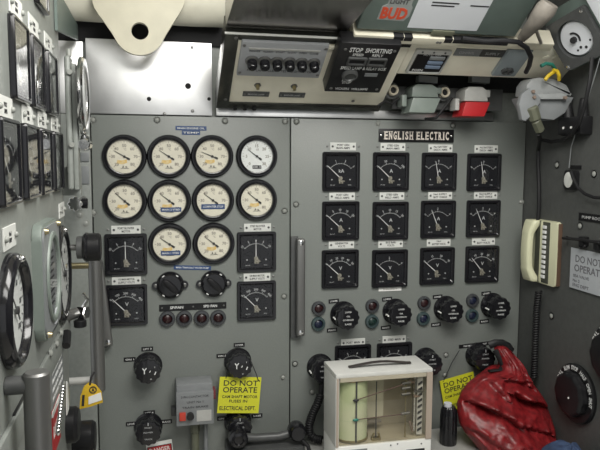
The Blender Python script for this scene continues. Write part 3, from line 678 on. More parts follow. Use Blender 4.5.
# ------------------------------------------------------------------ overhead sloping console
ZC = Matrix.Identity(4)
def face(px, py, c=0.0): return CON.hit(px, py, c)
W1 = face(378, 108)[0]            # right end of the framed section
t = thing('overhead_console', 'sloping dark framed console with cream face and push buttons, hung over the switchboard', 'console', CON.mw(0, 0, 0))
part('housing', B().box(0.0, W1+0.005, 0.0, 0.300, -0.055, -0.004, 0.002).mesh('housing', DKFRAME), t)
def quad(pts): return [face(*p) for p in pts]
part('frame', B().box(0, 0.034, 0, 0.300, -0.006, 0.004, 0.0015).box(0.0345, W1+0.005, 0, 0.026, -0.006, 0.004, 0.0015).box(0.0345, W1+0.005, 0.280, 0.300, -0.006, 0.004, 0.0015).mesh('frame', DKFRAME), t)
part('face_plate', B().box(0.034, W1+0.005, 0.0262, 0.2798, -0.008, 0.0, 0.001).mesh('face_plate', CREAM), t)
part('inner_rail', B().box(0.050, W1-0.10, 0.262, 0.274, 0.0, 0.006, 0.001).mesh('inner_rail', CREAM), t)
part('edge_highlight', B().box(-0.002, lx0-0.004 if False else 0.445, 0.3005, 0.304, 0.0005, 0.006, 0.001).mesh('edge_highlight', WHITE), t)  # white strip painted in as the highlight along the upper edge
for px, py in ((236, 38), (225.5, 99.5), (353, 101)):
    a, b_ = face(px, py, .004); part('screw', screw_mesh(0.005), t, mw=Matrix.Translation((a, b_, 0.004)))
for px, py in ((275, 103), (300, 104)):
    pass
for px in (234, 243.5, 253):
    a, b_ = BACK.hit(px, 106.5, 0.015)
    q = CON.mw(0, 0, 0).inverted() @ (BACK.o + BACK.u*a + BACK.v*b_ + BACK.n*0.02)
    part('lower_stud', B().cyl(0, 0, 0.006, -0.004, 0.006, 16).mesh('lower_stud', BLACKM), t, mw=Matrix.Translation((q.x, 0.006, 0.004)))
# stainless underside running forward overhead
yv = CON.mw(0, 0, 0) @ Vector((0, 0.304, 0.0))
CXL = CON.hit(357, 27.5, 0.02)[0]
v0 = Vector((0.1794, yv.y, yv.z)); s2 = math.radians(9)
v1 = v0 + Vector((0, -0.34*math.cos(s2), 0.34*math.sin(s2)))
def slab(p, q, x0, x1, th):
    b = B(); n = (q-p).cross(Vector((1, 0, 0))).normalized()
    if n.z < 0: n = -n
    tb = bmesh.new(); vs = [tb.verts.new(v) for x in (x0, x1) for v in (Vector((x, p.y, p.z)), Vector((x, q.y, q.z)), Vector((x, q.y, q.z))+n*th, Vector((x, p.y, p.z))+n*th)]
    for f in ((0, 1, 2, 3), (7, 6, 5, 4), (0, 4, 5, 1), (1, 5, 6, 2), (2, 6, 7, 3), (3, 7, 4, 0)): tb.faces.new([vs[i] for i in f])
    return b._add(tb)
XE = 0.1794 + W1 + 0.002
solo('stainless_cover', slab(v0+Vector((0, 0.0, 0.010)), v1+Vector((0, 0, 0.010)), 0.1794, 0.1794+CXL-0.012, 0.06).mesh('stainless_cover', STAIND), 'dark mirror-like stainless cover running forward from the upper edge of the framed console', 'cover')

# push button plate
P = [face(242, 41, .012), face(328, 46, .012), face(320, 79, .012), face(237, 75, .012)]
bx0 = (P[0][0]+P[3][0])/2; bx1 = (P[1][0]+P[2][0])/2; by0 = (P[2][1]+P[3][1])/2; by1 = (P[0][1]+P[1][1])/2
bw, bh = bx1-bx0, by1-by0
t = thing('button_plate', 'grey plate carrying a row of six black push buttons on the console', 'panel', CON.mw((bx0+bx1)/2, (by0+by1)/2, 0))
part('plate', B().box(-bw/2, bw/2, -bh/2, bh/2, 0, 0.012, 0.003).mesh('plate', mat('silver_grey_enamel', (0.34, 0.35, 0.365), 0.4, var=.03, scale=30)), t)
part('raised_rib', B().box(-bw/2+.02, bw/2-.02, bh*0.31, bh*0.35, 0.012, 0.014).mesh('raised_rib', LTGREY), t)
part('lettering', B().text('FIRE  LAMP  CLEAR  TEST  LIGHT  STOP', 0, -bh*0.31, 0.0122, 0.008, bw*0.78).text('POWER   ALARM   START   SLOW   OPEN   CLOSE', 0, bh*0.25, 0.0122, 0.006, bw*0.80).mesh('lettering', INK), t)
for k in range(6):
    x = -bw*0.355 + k*bw*0.146
    bt = part('button', cached('pb', lambda: B().lathe([(0.0128, 0.012), (0.0128, 0.034), (0.010, 0.0385), (0, 0.040)], 24).mesh('button', BLACK)), t, mw=Matrix.Translation((x, -0.002, 0)))
    part('collar', cached('pbc', lambda: B().lathe([(0.0128, 0.012), (0.0172, 0.012), (0.0172, 0.0165), (0.0150, 0.018), (0.0128, 0.018)], 24).mesh('collar', STEEL)), bt)
for x in (-.47, .47):
    for y in (-.40, .40): part('screw', screw_mesh(0.0042), t, mw=Matrix.Translation((bw*x, bh*y, 0.012)))
for px, py, lab in ((256, 93.5, 'small dark engraved plate under the button row, nearer the stainless sheet'), (292, 94.5, 'small dark engraved plate under the button row, nearer the black relay box')):
    a, b_ = face(px, py)
    t = thing('engraved_plate', lab, 'label', CON.mw(a, b_, 0), 'dark plates under the button row')
    part('plate', B().box(-0.037, 0.037, -0.010, 0.010, 0, 0.003, 0.0005, 1).mesh('plate', DKGREY), t)
    part('lettering', B().text('BRIDGE LAMP', 0, 0, 0.0031, 0.006, 0.046).mesh('lettering', PRINTD), t)
    for s_ in (-1, 1): part('screw', screw_mesh(0.0034), t, mw=Matrix.Translation((s_*0.032, 0, 0.003)))
for px, py, lab in ((257.5, 85, 'steel stud above the dark plate nearer the stainless sheet'), (294, 86, 'steel stud above the dark plate nearer the relay box')):
    a, b_ = face(px, py)
    t = thing('steel_stud', lab, 'bolt', CON.mw(a, b_, 0), 'studs under the button row')
    part('washer', B().cyl(0, 0, 0.010, 0, 0.002, 6).mesh('washer', STEEL), t); part('pin', B().cyl(0, 0, 0.006, 0.002, 0.014, 16, 0.0045).mesh('pin', BRASS), t)

# black relay box
P = [face(340, 41.5, .035), face(399, 43, .035), face(382, 92, .035), face(325, 90, .035)]
bx0 = (P[0][0]+P[3][0])/2; bx1 = (P[1][0]+P[2][0])/2; by0 = (P[2][1]+P[3][1])/2; by1 = (P[0][1]+P[1][1])/2
bw, bh = bx1-bx0, by1-by0
t = thing('relay_box', 'black box with white lettering and two slots, at the end of the framed console', 'box', CON.mw((bx0+bx1)/2, (by0+by1)/2, 0))
part('body', B().box(-bw/2, bw/2, -bh/2, bh/2, 0, 0.040, 0.004).mesh('body', BLACKM), t)
b = B(); z = 0.0402
b.text('STOP  SHORTING', 0.004, bh*0.375, z, 0.0155, bw*0.70, bold=0.015).text('SPEED', -bw*0.16, bh*0.285, z, 0.0090, bw*0.18).text('REPLY', bw*0.17, bh*0.285, z, 0.0090, bw*0.18)
b.text('SPEED LAMP & RELAY BOX', 0.004, bh*0.02, z, 0.0110, bw*0.78, bold=0.01).text('PRESS', -bw*0.17, -bh*0.235, z, 0.0105, bw*0.18, bold=0.03).text('STOP', -bw*0.17, -bh*0.285, z, 0.0085, bw*0.15, bold=0.03)
b.text('VICKERS  WILLIAMS', -bw*0.04, -bh*0.42, z, 0.0085, bw*0.58)
part('lettering', b.mesh('lettering', PRINTW), t)
for s_ in (-1, 1):
    sl = part('slot_window', B().ringprism(rrect(bw*0.32, bh*0.145, .002, 2, s_*bw*0.17+.004, bh*0.17), rrect(bw*0.26, bh*0.09, .002, 2, s_*bw*0.17+.004, bh*0.17), 0.040, 0.046).mesh('slot_window', DKGREY), t)
    part('slot_glass', B().box(s_*bw*0.17+.004-bw*.13, s_*bw*0.17+.004+bw*.13, bh*0.125, bh*0.215, 0.0402, 0.0415).mesh('slot_glass', VOID), sl)
part('key_boss', B().lathe([(0.0215, 0.040), (0.0215, 0.047), (0.0155, 0.050), (0.0135, 0.046), (0, 0.046)], 28, (-bw*0.17, -bh*0.115)).mesh('key_boss', DKGREY), t)
part('small_plate', B().box(bw*0.09, bw*0.31, -bh*0.135, -bh*0.075, 0.040, 0.0415).mesh('small_plate', GREYPL), t)
for x in (-.40, .42):
    for y in (-.42, .38): part('screw', screw_mesh(0.0045), t, mw=Matrix.Translation((bw*x, bh*y, 0.040)))

# ------------------------------------------------------------------ cream console section towards the side bulkhead
a0, bb0 = face(380, 76); a1, _ = face(574, 88)
c0, _ = face(402, 60)
E0, E1 = W1+0.006, 1.179-0.1794-0.002
bl = face(450, 75.5)[1]; bt_ = face(450, 46)[1]
t = thing('cream_console', 'cream painted sloping console section between the relay box and the side bulkhead', 'console', CON.mw(0, 0, 0))
part('face_plate', B().box(E0, E1, bl, 0.300, -0.030, 0.0, 0.002).mesh('face_plate', CREAM), t)
lx0 = face(354, 36, .02)[0]
part('ledge', B().box(lx0, face(557, 42, .02)[0], 0.309, 0.335, -0.03, 0.020, 0.003).mesh('ledge', mat('cream_ledge_darkened', (0.60, 0.57, 0.46), 0.45, var=.05, scale=18)), t)  # the console cream, darkened here to offset direct lamp light
part('recess_shade_web', B().box(E0, E1, 0.0, bl-0.001, -0.088, -0.080, 0.001).mesh('recess_shade_web', VOID), t)  # black sheet gives the void behind the plugs its shade by colour
for pa_, pb_ in ((394.5, 404), (405.5, 413), (447, 454), (456, 512)):
    a, _ = face(pa_, 36, .02); b_, _ = face(pb_, 38, .02); part('notch_shade', B().box(a, b_, 0.322, 0.3352, 0.005, 0.0206).mesh('notch_shade', VOID), t)  # flat dark slabs stand in for shaded cutouts and the gap under the case
for px in (362, 440, 443):
    a, b_ = face(px, 37.5, .02); part('screw', screw_mesh(0.004), t, mw=Matrix.Translation((a, 0.322, 0.020)))
for px, py in ((546, 58), (556, 57.5), (563, 59)):
    a, b_ = face(px, py); part('bolt', screw_mesh(0.010, CREAM, 'cr'), t, mw=Matrix.Translation((a, b_, 0)))
# small framed instrument with pale blue bars
P = [face(417, 47.5), face(450, 50), face(440, 73), face(405, 70)]
bx0 = (P[0][0]+P[3][0])/2; bx1 = (P[1][0]+P[2][0])/2; by0 = max(bl+0.004, (P[2][1]+P[3][1])/2); by1 = (P[0][1]+P[1][1])/2
bw, bh = bx1-bx0, by1-by0
t = thing('indicator_unit', 'small framed indicator with black face and pale blue bars on the cream console', 'instrument', CON.mw((bx0+bx1)/2, (by0+by1)/2, 0))
part('frame', B().ringprism(rrect(bw, bh, .003, 2), rrect(bw*.92, bh*.82, .003, 2, .002, -bh*.06), 0, 0.008).mesh('frame', LTGREY), t)
part('dial_face', B().box(-bw*.43+.004, bw*.43+.004, -bh*.46, bh*.34, 0.0, 0.004).mesh('dial_face', BLACKM), t)
for k in range(3): part('bar', B().box(-bw*.02, bw*.40, bh*(0.12-k*.19), bh*(0.24-k*.19), 0.004, 0.009, 0.001).mesh('bar', BLUEP if k else GREYPL), t)
part('lettering', B().text('AUTO  OFF', bw*.02, bh*.285, .0042, bh*.075, bw*.5).text('POSN', -bw*.18, -bh*.39, .0042, bh*.09, bw*.30, bold=.02).mesh('lettering', PRINTW), t)
for s_ in (-1, 0, 1): part('screw', screw_mesh(0.003, DKGREY, 'd'), t, mw=Matrix.Translation((s_*bw*.32, bh*.44, 0.008)))
P = [face(456, 50), face(508, 51), face(503, 56.5), face(454, 53.5)]
a0, b0 = face(454.5, 52); a1, b1 = face(505.5, 53)
t = thing('label_strip', 'grey and black label strip on the cream console', 'label', CON.mw((a0+a1)/2, (b0+b1)/2, 0)); wd = a1-a0
part('strip', B().box(-wd/2, 0.0, -0.013, 0.013, 0, 0.003).mesh('strip', GREYPL), t)
part('strip', B().box(0.001, wd/2, -0.013, 0.013, 0, 0.003).mesh('strip', DKGREY), t, 'darker half of the strip')
part('lettering', B().text('CONTROL', -wd*.27, 0, .0031, .009, wd*.3).text('SUPPLY', wd*.24, 0, .0031, .009, wd*.28).mesh('lettering', PRINTD), t)
# grey terminal block at its end
a, b_ = face(513, 66, .02)
t = thing('terminal_block', 'blue grey terminal block clamped at the end of the cream console face', 'block', CON.mw(a, b_, 0))
part('body', B().box(-0.036, 0.036, -0.055, 0.055, 0.0, 0.012, 0.003).mesh('body', mat('blue_grey_enamel', (0.27, 0.31, 0.33), .42, var=.05, scale=30)), t)
for x, y in ((-0.008, -0.028), (0.006, -0.028)): part('clamp', B().lathe([(0.011, 0.012), (0.011, 0.019), (0.007, 0.020), (0.006, 0.015), (0, 0.015)], 18, (x, y)).mesh('clamp', DKGREY), t)
# black cable looping over it
solo('black_cable', B().tube([CON.mw() @ Vector((*face(px, py, c), c)) for px, py, c in ((462, 38.5, .033), (485, 41.5, .04), (503, 40.5, .045), (518, 42, .05), (527, 48, .055), (531, 57, .055), (529, 66, .05), (526, 72, .04))], 0.0065, 10).mesh('black_cable', RUBBER), 'thick black cable curving down over the grey terminal block', 'cable')

# ------------------------------------------------------------------ under the cream console: plugs, sockets
UND = Frame((0, -0.075, 0), (1, 0, 0), (0, 0, 1), (0, -1, 0))
solo('mounting_rail', B().box(0.70, 1.06, 1.703, 1.768, 0, 0.012).mesh('mounting_rail', DKGREY), 'dark rail behind the plugs under the cream console', 'rail', Frame((0, -0.040, 0), (1, 0, 0), (0, 0, 1), (0, -1, 0)).mw())
def plug(px0, px1, py0, pym, py1, m_top, m_bot, label, group):
    x0, zt = UND.hit(px0, py0, 0.03); x1, zm = UND.hit(px1, pym, 0.03); _, zb = UND.hit(px1, py1, 0.03); wd = x1-x0
    t = thing('power_plug', label, 'plug', UND.mw((x0+x1)/2, zm, 0), group)
    hh, hl = zt-zm, zm-zb
    part('cap', B().prism([(-wd*.36, 0), (wd*.42, 0), (wd*.36, hh*.8), (wd*.22, hh), (-wd*.22, hh), (-wd*.34, hh*.75)], -0.023, 0.040, 0.004).mesh('cap', m_top), t)
    part('body', B().prism([(-wd*.46, -hl), (wd*.28, -hl), (wd*.46, -0.002), (-wd*.34, -0.002)], -0.023, 0.046, 0.003).mesh('body', m_bot), t)
    part('latch', B().box(-wd*.60, -wd*.46, -hl*.6, hh*.2, -0.01, 0.03, 0.004).mesh('latch', m_top), t)
    part('latch', B().box(wd*.43, wd*.60, hh*.35, hh*.85, -0.01, 0.02, 0.004).mesh('latch', m_top), t)
    return t
plug(406, 440, 84, 98, 113.5, PALEGR, PALEGR, 'pale green grey hinged power plug under the cream console', 'power plugs under the console')
plug(459, 489, 86.5, 102, 117, LTGREY, RED, 'power plug with a red lower half under the cream console', 'power plugs under the console')
for px, py, lab in ((394.5, 89.8, 'cream ringed socket beside the green grey plug'), (446.3, 92, 'cream ringed socket between the green grey and the red plug')):
    a, b_ = UND.hit(px, py, 0.02)
    t = thing('round_socket', lab, 'socket', UND.mw(a, b_, 0), 'round sockets under the console')
    part('ring', B().lathe([(0.0155, -0.023), (0.0155, 0.014), (0.013, 0.017), (0.0095, 0.014), (0.0095, 0.0)], 24).mesh('ring', TANR), t)
    part('insert', B().cyl(0, 0, 0.0094, 0.0, 0.006).mesh('insert', BLACKM), t)
    part('body', B().cyl(0, 0, 0.024, -0.023, -0.002).mesh('body', DKGREY), t)
for px, py, lab in ((428, 79.5, 'short metal strap over the green grey plug'), (480.5, 79.5, 'short metal strap over the red plug')):
    a, b_ = UND.hit(px, py, 0.0)
    solo('metal_strap', B().box(-0.030, 0.030, -0.010, 0.010, -0.023, 0.004, 0.002).mesh('metal_strap', GREYPL), lab, 'strap', UND.mw(a, b_, 0, -0.05), 'straps over the plugs')
for pts, lab in ((((399, 98), (392, 104), (385, 101), (378, 106)), 'black wire from the socket ring by the relay box'), (((452, 98), (444, 108), (436, 118), (425, 119)), 'black wire drooping between the two plugs')):
    solo('loose_wire', B().tube([UND.mw() @ Vector((*UND.hit(px, py, .01), .01)) for px, py in pts], 0.004, 8).mesh('loose_wire', RUBBER), lab, 'wire')

# ------------------------------------------------------------------ tilted case above the console
FL = Frame(CON.mw() @ Vector((0, 0.345, 0.012)), CON.u, CON.v, CON.n)
SLT = math.radians(36)
FL = Frame(FL.o, (1, 0, 0), (0, -math.cos(SLT), math.sin(SLT)), (0, -math.sin(SLT), -math.cos(SLT)))
q0 = FL.hit(357, 27.5); q1 = FL.hit(515, 38)
t = thing('document_case', 'grey green flat case with a white sheet and red sticker lying on the console ledge', 'case', FL.mw(0, 0, 0))
cx0, cx1 = q0[0], q1[0]
part('shell', B().box(cx0, cx1, 0.0, 0.42, -0.07, 0.0, 0.006, 3).mesh('shell', TEAL), t)
s0 = FL.hit(407, 27.5); s1 = FL.hit(476.5, 30.5)
part('paper_sheet', B().box(s0[0], s1[0], (s0[1]+s1[1])/2, 0.36, 0.0, 0.0012).mesh('paper_sheet', PAPER), t)
b = B()
for px, py, L in ((432, 2.5, .07), (431, 5.5, .06), (470, 6, .05)):
    a, b_ = FL.hit(px, py); b.box(a, a+L, b_, b_+.004, .0012, .0016)
part('printed_lines', b.mesh('printed_lines', INK), t)
la, lb = FL.hit(395.5, 11); lc = FL.hit(380, 15.5); ld = FL.hit(410, 13)
lw = ld[0]-lc[0]
st = part('sticker', B().prism([(la-lw*.54, lb-.028), (la+lw*.40, lb-.029), (la+lw*.54, lb-.012), (la+lw*.54, lb+.014), (la+lw*.46, lb+.022), (la+lw*.46, lb+.075), (la-lw*.36, lb+.075), (la-lw*.36, lb+.020), (la-lw*.52, lb+.012)], 0.0, 0.0012).mesh('sticker', mat('dull_sticker_backing', (0.26, 0.28, 0.27), .5)), t, 'grey and red sticker')
part('lettering', B().text('BUD', la-lw*.02, lb-.006, .0013, .032, lw*.92, bold=.045, th=.0005).mesh('lettering', ORANGE), st, 'red outlined capitals')
part('small_print', B().text('LIGHT', la+lw*.02, lb+.030, .0013, .014, lw*.66, bold=.03).text('GENUINE', la+lw*.04, lb+.054, .0013, .012, lw*.74, bold=.03).mesh('small_print', DKGREY), st)
part('catch', B().box(FL.hit(444, 30)[0]-.03, FL.hit(444, 30)[0]+.03, -.004, .012, -.02, .004, .002).mesh('catch', OLIVE), t)

# grey brown strap and rod beside the case
pts = [(522, 38, .012), (528, 31, .03), (534, 24, .045), (540, 17, .05), (546, 9, .05), (550, 3, .045)]
solo('bent_strap', B().tube([FL.mw() @ Vector((*FL.hit(px, py, c), c)) for px, py, c in pts], [.012, .016, .019, .024, .026, .022], 12).mesh('bent_strap', BROWNG), 'grey brown bent strap sticking up beside the grey green case', 'strap')
solo('thin_rod', B().tube([FL.mw() @ Vector((*FL.hit(px, py, c), c)) for px, py, c in ((535, 27, .024), (537.5, 34, .018), (541, 43, .010))], .0045, 8).mesh('thin_rod', BROWNG), 'thin brown rod propped between the bent strap and the cream ledge', 'rod')

# ------------------------------------------------------------------ dial box at the top of the side bulkhead
DN = Vector((-0.836, -0.30, -0.46)).normalized(); DU = Vector((0.35, -0.80, 0.33)); DU = (DU - DN*DU.dot(DN)).normalized(); DV = DN.cross(DU)
DBF = Frame((1.075, -0.30, 1.885), DU, DV, DN)
dc = DBF.hit(577, 38)
t = thing('dial_box', 'dark green cornered box with a large pale round dial high by the side bulkhead', 'instrument', DBF.mw(dc[0], dc[1], 0))
part('housing', B().box(-0.069, 0.16, -0.072, 0.095, -0.06, -0.004, 0.004).mesh('housing', TEAL), t)
part('rim', B().ringprism(rrect(0.135, 0.135, .012), rrect(0.102, 0.102, .048), -0.004, 0.012).mesh('rim', DKGREY), t)
part('dial_face', B().lathe([(0, 0.004), (0.045, 0.004), (0.048, 0.000), (0.048, -0.003)][::-1], 40).mesh('dial_face', GREYPL if False else PAPER), t)
part('pointer_hub', B().cyl(-0.006, 0.0, 0.0085, 0.004, 0.012, 20).arc(0.018, 0.005, -0.6, 1.6, 0.0041, 0.0055, (-.008, 0)).mesh('pointer_hub', INK), t)
part('marks', B().cyl(0.000, -0.026, 0.004, 0.004, 0.005, 10).cyl(0.014, -0.032, 0.004, 0.004, 0.005, 10).cyl(-0.012, -0.030, 0.003, 0.004, 0.005, 10).cyl(0.034, -0.02, 0.003, 0.004, 0.005, 10).mesh('marks', INK), t)
for x, y in ((-.057, .057), (.057, .057), (-.057, -.057), (.057, -.057)): part('screw', screw_mesh(0.005, CHROME, 'c'), t, mw=Matrix.Translation((x, y, 0.012)))
part('side_plate', B().box(0.080, 0.155, -0.03, 0.090, -0.004, 0.008, 0.003).mesh('side_plate', PAPER), t)

# ------------------------------------------------------------------ junction box, wires
JF = Frame((0, -0.21, 0), (1, 0, 0), (0, 0, 1), (0, -1, 0))
def jp(px, py, c=0.0): return JF.hit(px, py, c)
t = thing('junction_box', 'grey cast junction box with a cable gland, under the cream console by the side bulkhead', 'box', JF.mw(0, 0, 0))
part('housing', B().prism([jp(515, 98), jp(566, 98), jp(557, 114), jp(546, 121), jp(526, 119)], -0.026, 0.040, 0.006).mesh('housing', GREYPL), t)
part('cap', B().prism([jp(519, 97), jp(520.5, 86), jp(525, 80), jp(533, 78.5), jp(548, 80), jp(560, 86), jp(565, 96), jp(564, 97)], -0.026, 0.034, 0.008).mesh('cap', mat('pale_grey_casting', (0.27, 0.28, 0.28), 0.42, var=.05, scale=40)), t)
rp = [jp(529, 99.5, .045)] + [jp(531+i*2.9, 94.5+(1.0 if i % 3 else -0.6)-i*.12, .045) for i in range(12)] + [jp(566, 97.5, .045), jp(564, 99.5, .045)]
part('lid_lip', B().prism(rp, 0.0405, 0.056, 0.002).mesh('lid_lip', MATS['pale_grey_casting']), t)
part('flange', B().prism([jp(508, 106), jp(511, 96), jp(518, 90), jp(529, 99), jp(529, 105), jp(518, 117), jp(515, 122.5), jp(511, 121)], 0.0405, 0.058, 0.003).mesh('flange', GREYPL), t)
for px, py in ((532, 97.5), (531, 92), (563, 98)):
    a, b_ = jp(px, py, .05); part('bolt', B().cyl(a, b_, 0.0050, 0.050, 0.064, 6).mesh('bolt', BROWNE), t)
g0, g1, g2 = jp(530, 107, .05), jp(535, 120, .05), jp(538, 131, .03)
part('cable_gland', B().rod((*g0, .058), (*g1, .052), 0.0165, 8).rod((*g1, .052), (*g2, .040), 0.0135, 8).mesh('cable_gland', OLIVE), t)
RB = lambda px, py, c: RIGHT.mw() @ Vector((*RIGHT.hit(px, py, c), c))
JW = lambda px, py, c: JF.mw() @ Vector((*jp(px, py, c), c))
solo('black_cable', B().tube([JW(538.5, 133.5, .036), RB(540, 139, .05), RB(538.3, 150, .018), RB(538, 165, .014), RB(539, 185, .014), RB(539, 205, .014), RB(538, 221, .014)], 0.0062, 10).mesh('black_cable', RUBBER), 'black cable hanging from the junction box gland down to the telephone', 'cable')
solo('black_cable', B().tube([RB(543, 140, .02), RB(552, 142, .02), RB(562, 140, .025), RB(571, 135, .035), RB(579, 124, .062), RB(585, 104, .07), RB(590, 80, .07), RB(592, 58, .06)], 0.0055, 10).mesh('black_cable', RUBBER), 'black cable looping up the side bulkhead behind the dial box', 'cable')
solo('black_cable', B().tube([RB(571, 172, .022), RB(574, 180, .024), RB(578, 188, .024), RB(585, 194, .022), RB(594, 197.5, .02), RB(606, 198, .02)], 0.0045, 10).mesh('black_cable', RUBBER), 'black cable sweeping across the small white oval fitting', 'cable')
solo('grey_wire', B().tube([RB(600, 58, .07), RB(593, 82, .062), RB(586, 105, .058), RB(577, 128, .035), RB(571, 148, .012), RB(569, 168, .012)], 0.0013, 6).mesh('grey_wire', GREYPL), 'thin pale wire running down the side bulkhead to the oval fitting', 'wire')
for pts, m, lab in ((((541, 66), (546, 63.5), (552, 64.5), (555, 69)), GWIRE, 'green sleeved wire loop above the junction box'), (((545, 80), (548, 76), (552, 73), (555, 72)), YWIRE, 'shorter yellow sleeved wire above the junction box'), (((553, 70), (557, 71), (559, 75), (559, 80)), YWIRE, 'yellow sleeved wire bending down beside the green loop')):
    solo('sleeved_wire', B().tube([JW(px, py, .062 if k < 3 else .050) for k, (px, py) in enumerate(pts)], 0.0052, 8).mesh('sleeved_wire', m), lab, 'wire')
a, b_ = RIGHT.hit(582, 117)
t = thing('black_connector', 'black connector cluster with tiny white dots on the side bulkhead', 'connector', RIGHT.mw(a, b_, 0))
part('body', B().box(-0.055, 0.05, -0.05, 0.0, 0, 0.04, 0.006).mesh('body', BLACKM), t)
for x in (-.035, .03): part('cable_boot', B().rod((x, -0.005, 0.018), (x*1.1, 0.05, 0.022), 0.016, 14, 0.010).mesh('cable_boot', RUBBER), t)
for x in (-.025, .01): part('dot', B().cyl(x, -0.030, 0.0035, 0.040, 0.0415, 10).mesh('dot', WHITE), t)

# ------------------------------------------------------------------ things on the side bulkhead
def rb(px, py, c=0.0): return RIGHT.hit(px, py, c)
a, b_ = rb(573, 180)
t = thing('toggle_fitting', 'small black plate with a white oval on the side bulkhead', 'switch', RIGHT.mw(a, b_, 0))
part('plate', B().prism(rrect(0.058, 0.056, .008), 0, 0.010, 0.002).mesh('plate', BLACKM), t)
part('oval', B().prism(ellipse(0.0185, 0.0225, 28, -0.006, 0.0), 0.010, 0.013, 0.0008).mesh('oval', PLATEW), t)
part('label', B().box(-0.012, 0.036, 0.031, 0.042, 0, 0.002).mesh('label', BLACKM), t)
a, b_ = rb(592, 218); 
t = thing('engraved_tag', 'black engraved tag on the side bulkhead above the white notice', 'label', RIGHT.mw(a, b_, 0))
part('plate', B().box(-0.055, 0.065, -0.011, 0.011, 0, 0.002).mesh('plate', BLACKM), t); part('lettering', B().text('PUMP ROOM', 0.005, 0, .0021, .008, .09).mesh('lettering', PRINTD), t)
P0, P1, P2, P3 = RB(563, 238, .02), RB(583, 240, .02), RB(605, 244, .02), RB(584, 246, .018)
t = thing('hook_rail', 'thin black hook rail from which the white notice hangs', 'rail', Matrix.Identity(4))
part('rod', B().tube([P0, P1, P2], .0045, 8).mesh('rod', RUBBER), t)
for px, py in ((583, 241), (598, 245)):
    q = RB(px, py, .012); part('bracket', B().box(q.x-.008, q.x+.012, q.y-.010, q.y+.010, q.z-.014, q.z+.012, .002).mesh('bracket', BLACKM), t)
for px, py in ((567, 238), (580.5, 246), (585, 246)):
    q = RB(px, py, .012); part('hook', B().ball(q, .006).mesh('hook', BLACKM), t)
a, b_ = rb(587, 272, .004)
card(RIGHT, (587.5, 271.5), 0.004, 0.0, 0.150, 0.116, mat('grey_white_card', (0.36, 0.38, 0.40), 0.5, var=.05, scale=30), [('DO NOT', 0.004, 0.030, 0.020, 0.112), ('OPERATE', 0.006, 0.003, 0.020, 0.124), ('SEA VALVE', -0.025, -0.020, 0.008, 0.070), ('No 2', -0.045, -0.034, 0.008, 0.03), ('ENG DEPT', -0.025, -0.047, 0.009, 0.07)],
     'greyish white warning notice hanging on the side bulkhead', inkm=mat('faded_grey_print', (0.12, 0.12, 0.13), 0.6))
for px, py in ((557, 165), (594, 174), (551.5, 316), (580, 226)):
    a, b_ = rb(px, py)
    solo('wall_bolt', bolt_mesh(0.0075), {557: 'painted bolt head on the side bulkhead beside the oval fitting', 594: 'painted bolt head beyond the oval fitting, near the picture edge', 551.5: 'painted bolt head below the telephone', 580: 'painted bolt head under the black tag above the notice'}[px], 'bolt', RIGHT.mw(a, b_, 0), 'bolts on the side bulkhead')
def scale_knob(px, py, r, label):
    a, b_ = rb(px, py, .02)
    t = thing('scale_dial', label, 'knob', RIGHT.mw(a, b_, 0), 'big knobs on the side bulkhead')
    part('base', B().lathe([(r, 0), (r, .008), (r*.95, .012), (0, .012)], 48).mesh('base', BLACKM), t)
    n = 80; tb = bmesh.new(); rows = []
    for q, z in ((.72, .012), (.75, .015), (.73, .028), (.66, .034), (.60, .035)):
        rows.append([tb.verts.new((r*q*(1+.03*math.cos(10*2*PI*i/n))*math.cos(2*PI*i/n), r*q*(1+.03*math.cos(10*2*PI*i/n))*math.sin(2*PI*i/n), z)) for i in range(n)])
    for A, D in zip(rows, rows[1:]):
        for k in range(n): tb.faces.new((A[k], A[(k+1) % n], D[(k+1) % n], D[k]))
    tb.faces.new(rows[-1])
    part('grip', B()._add(tb).mesh('grip', BLACKM), t)
    b = B()
    for aa, s_ in ((150, 'FULL'), (118, 'SLOW'), (90, 'STOP'), (60, 'HALF'), (30, 'OPEN'), (0, 'SHUT')):
        an = math.radians(aa); b.text(s_, r*.87*math.cos(an), r*.87*math.sin(an), .0122, r*.14, r*.34, rot=an-PI/2, bold=.02)
    part('scale_lettering', b.mesh('scale_lettering', PRINTW), t)
    part('dot', B().cyl(r*.12, -r*.08, .003, .035, .0362, 10).mesh('dot', WHITE), t)
scale_knob(571, 394, 0.086, 'big black knob with white lettered scale, low on the side bulkhead above the blue cloth')
scale_knob(609, 357, 0.088, 'big black lettered knob cut by the picture edge, higher on the side bulkhead')

# wall telephone
pa, pb = rb(549, 222, .03); pc, pd = rb(557, 290, .03)
ph = pb-pd; pcx = rb(543, 255, .03)[0]; pm = (pb+pd)/2
x1 = rb(556.5, 256, .015)[0]; x0 = rb(531, 256, .015)[0]; pw = x1-x0
t = thing('wall_telephone', 'cream push button telephone with handset hung upright on the side bulkhead', 'telephone', RIGHT.mw((x0+x1)/2, pm, 0))
part('body', B().prism(rrect(pw, ph, .012), 0, 0.0145, 0.003).mesh('body', PHONE), t)
part('side_trim', B().box(pw*.495, pw*.52, -ph*.48, ph*.48, 0.0, 0.0125, 0.001).mesh('side_trim', PHONEB), t)
part('cradle_channel', B().box(-pw*.34, -pw*.13, -ph*.49, ph*.49, 0.012, 0.0165, 0.001).mesh('cradle_channel', PHONEG), t)
part('keypad', B().box(-pw*.05, pw*.22, -ph*.48, ph*.48, 0.013, 0.0165, 0.001).mesh('keypad', PHONEG), t)
part('keypad_edge', B().box(-pw*.125, -pw*.055, -ph*.48, ph*.48, 0.013, 0.018, 0.0005).mesh('keypad_edge', PHONE), t)
for k in range(11): part('key', cached('key', lambda: B().box(-.0085, .0085, -.0048, .0048, 0.0165, 0.021, 0.001).mesh('key', PRINTW)), t, mw=Matrix.Translation((pw*.045, ph*.40-k*ph*.078, 0)))
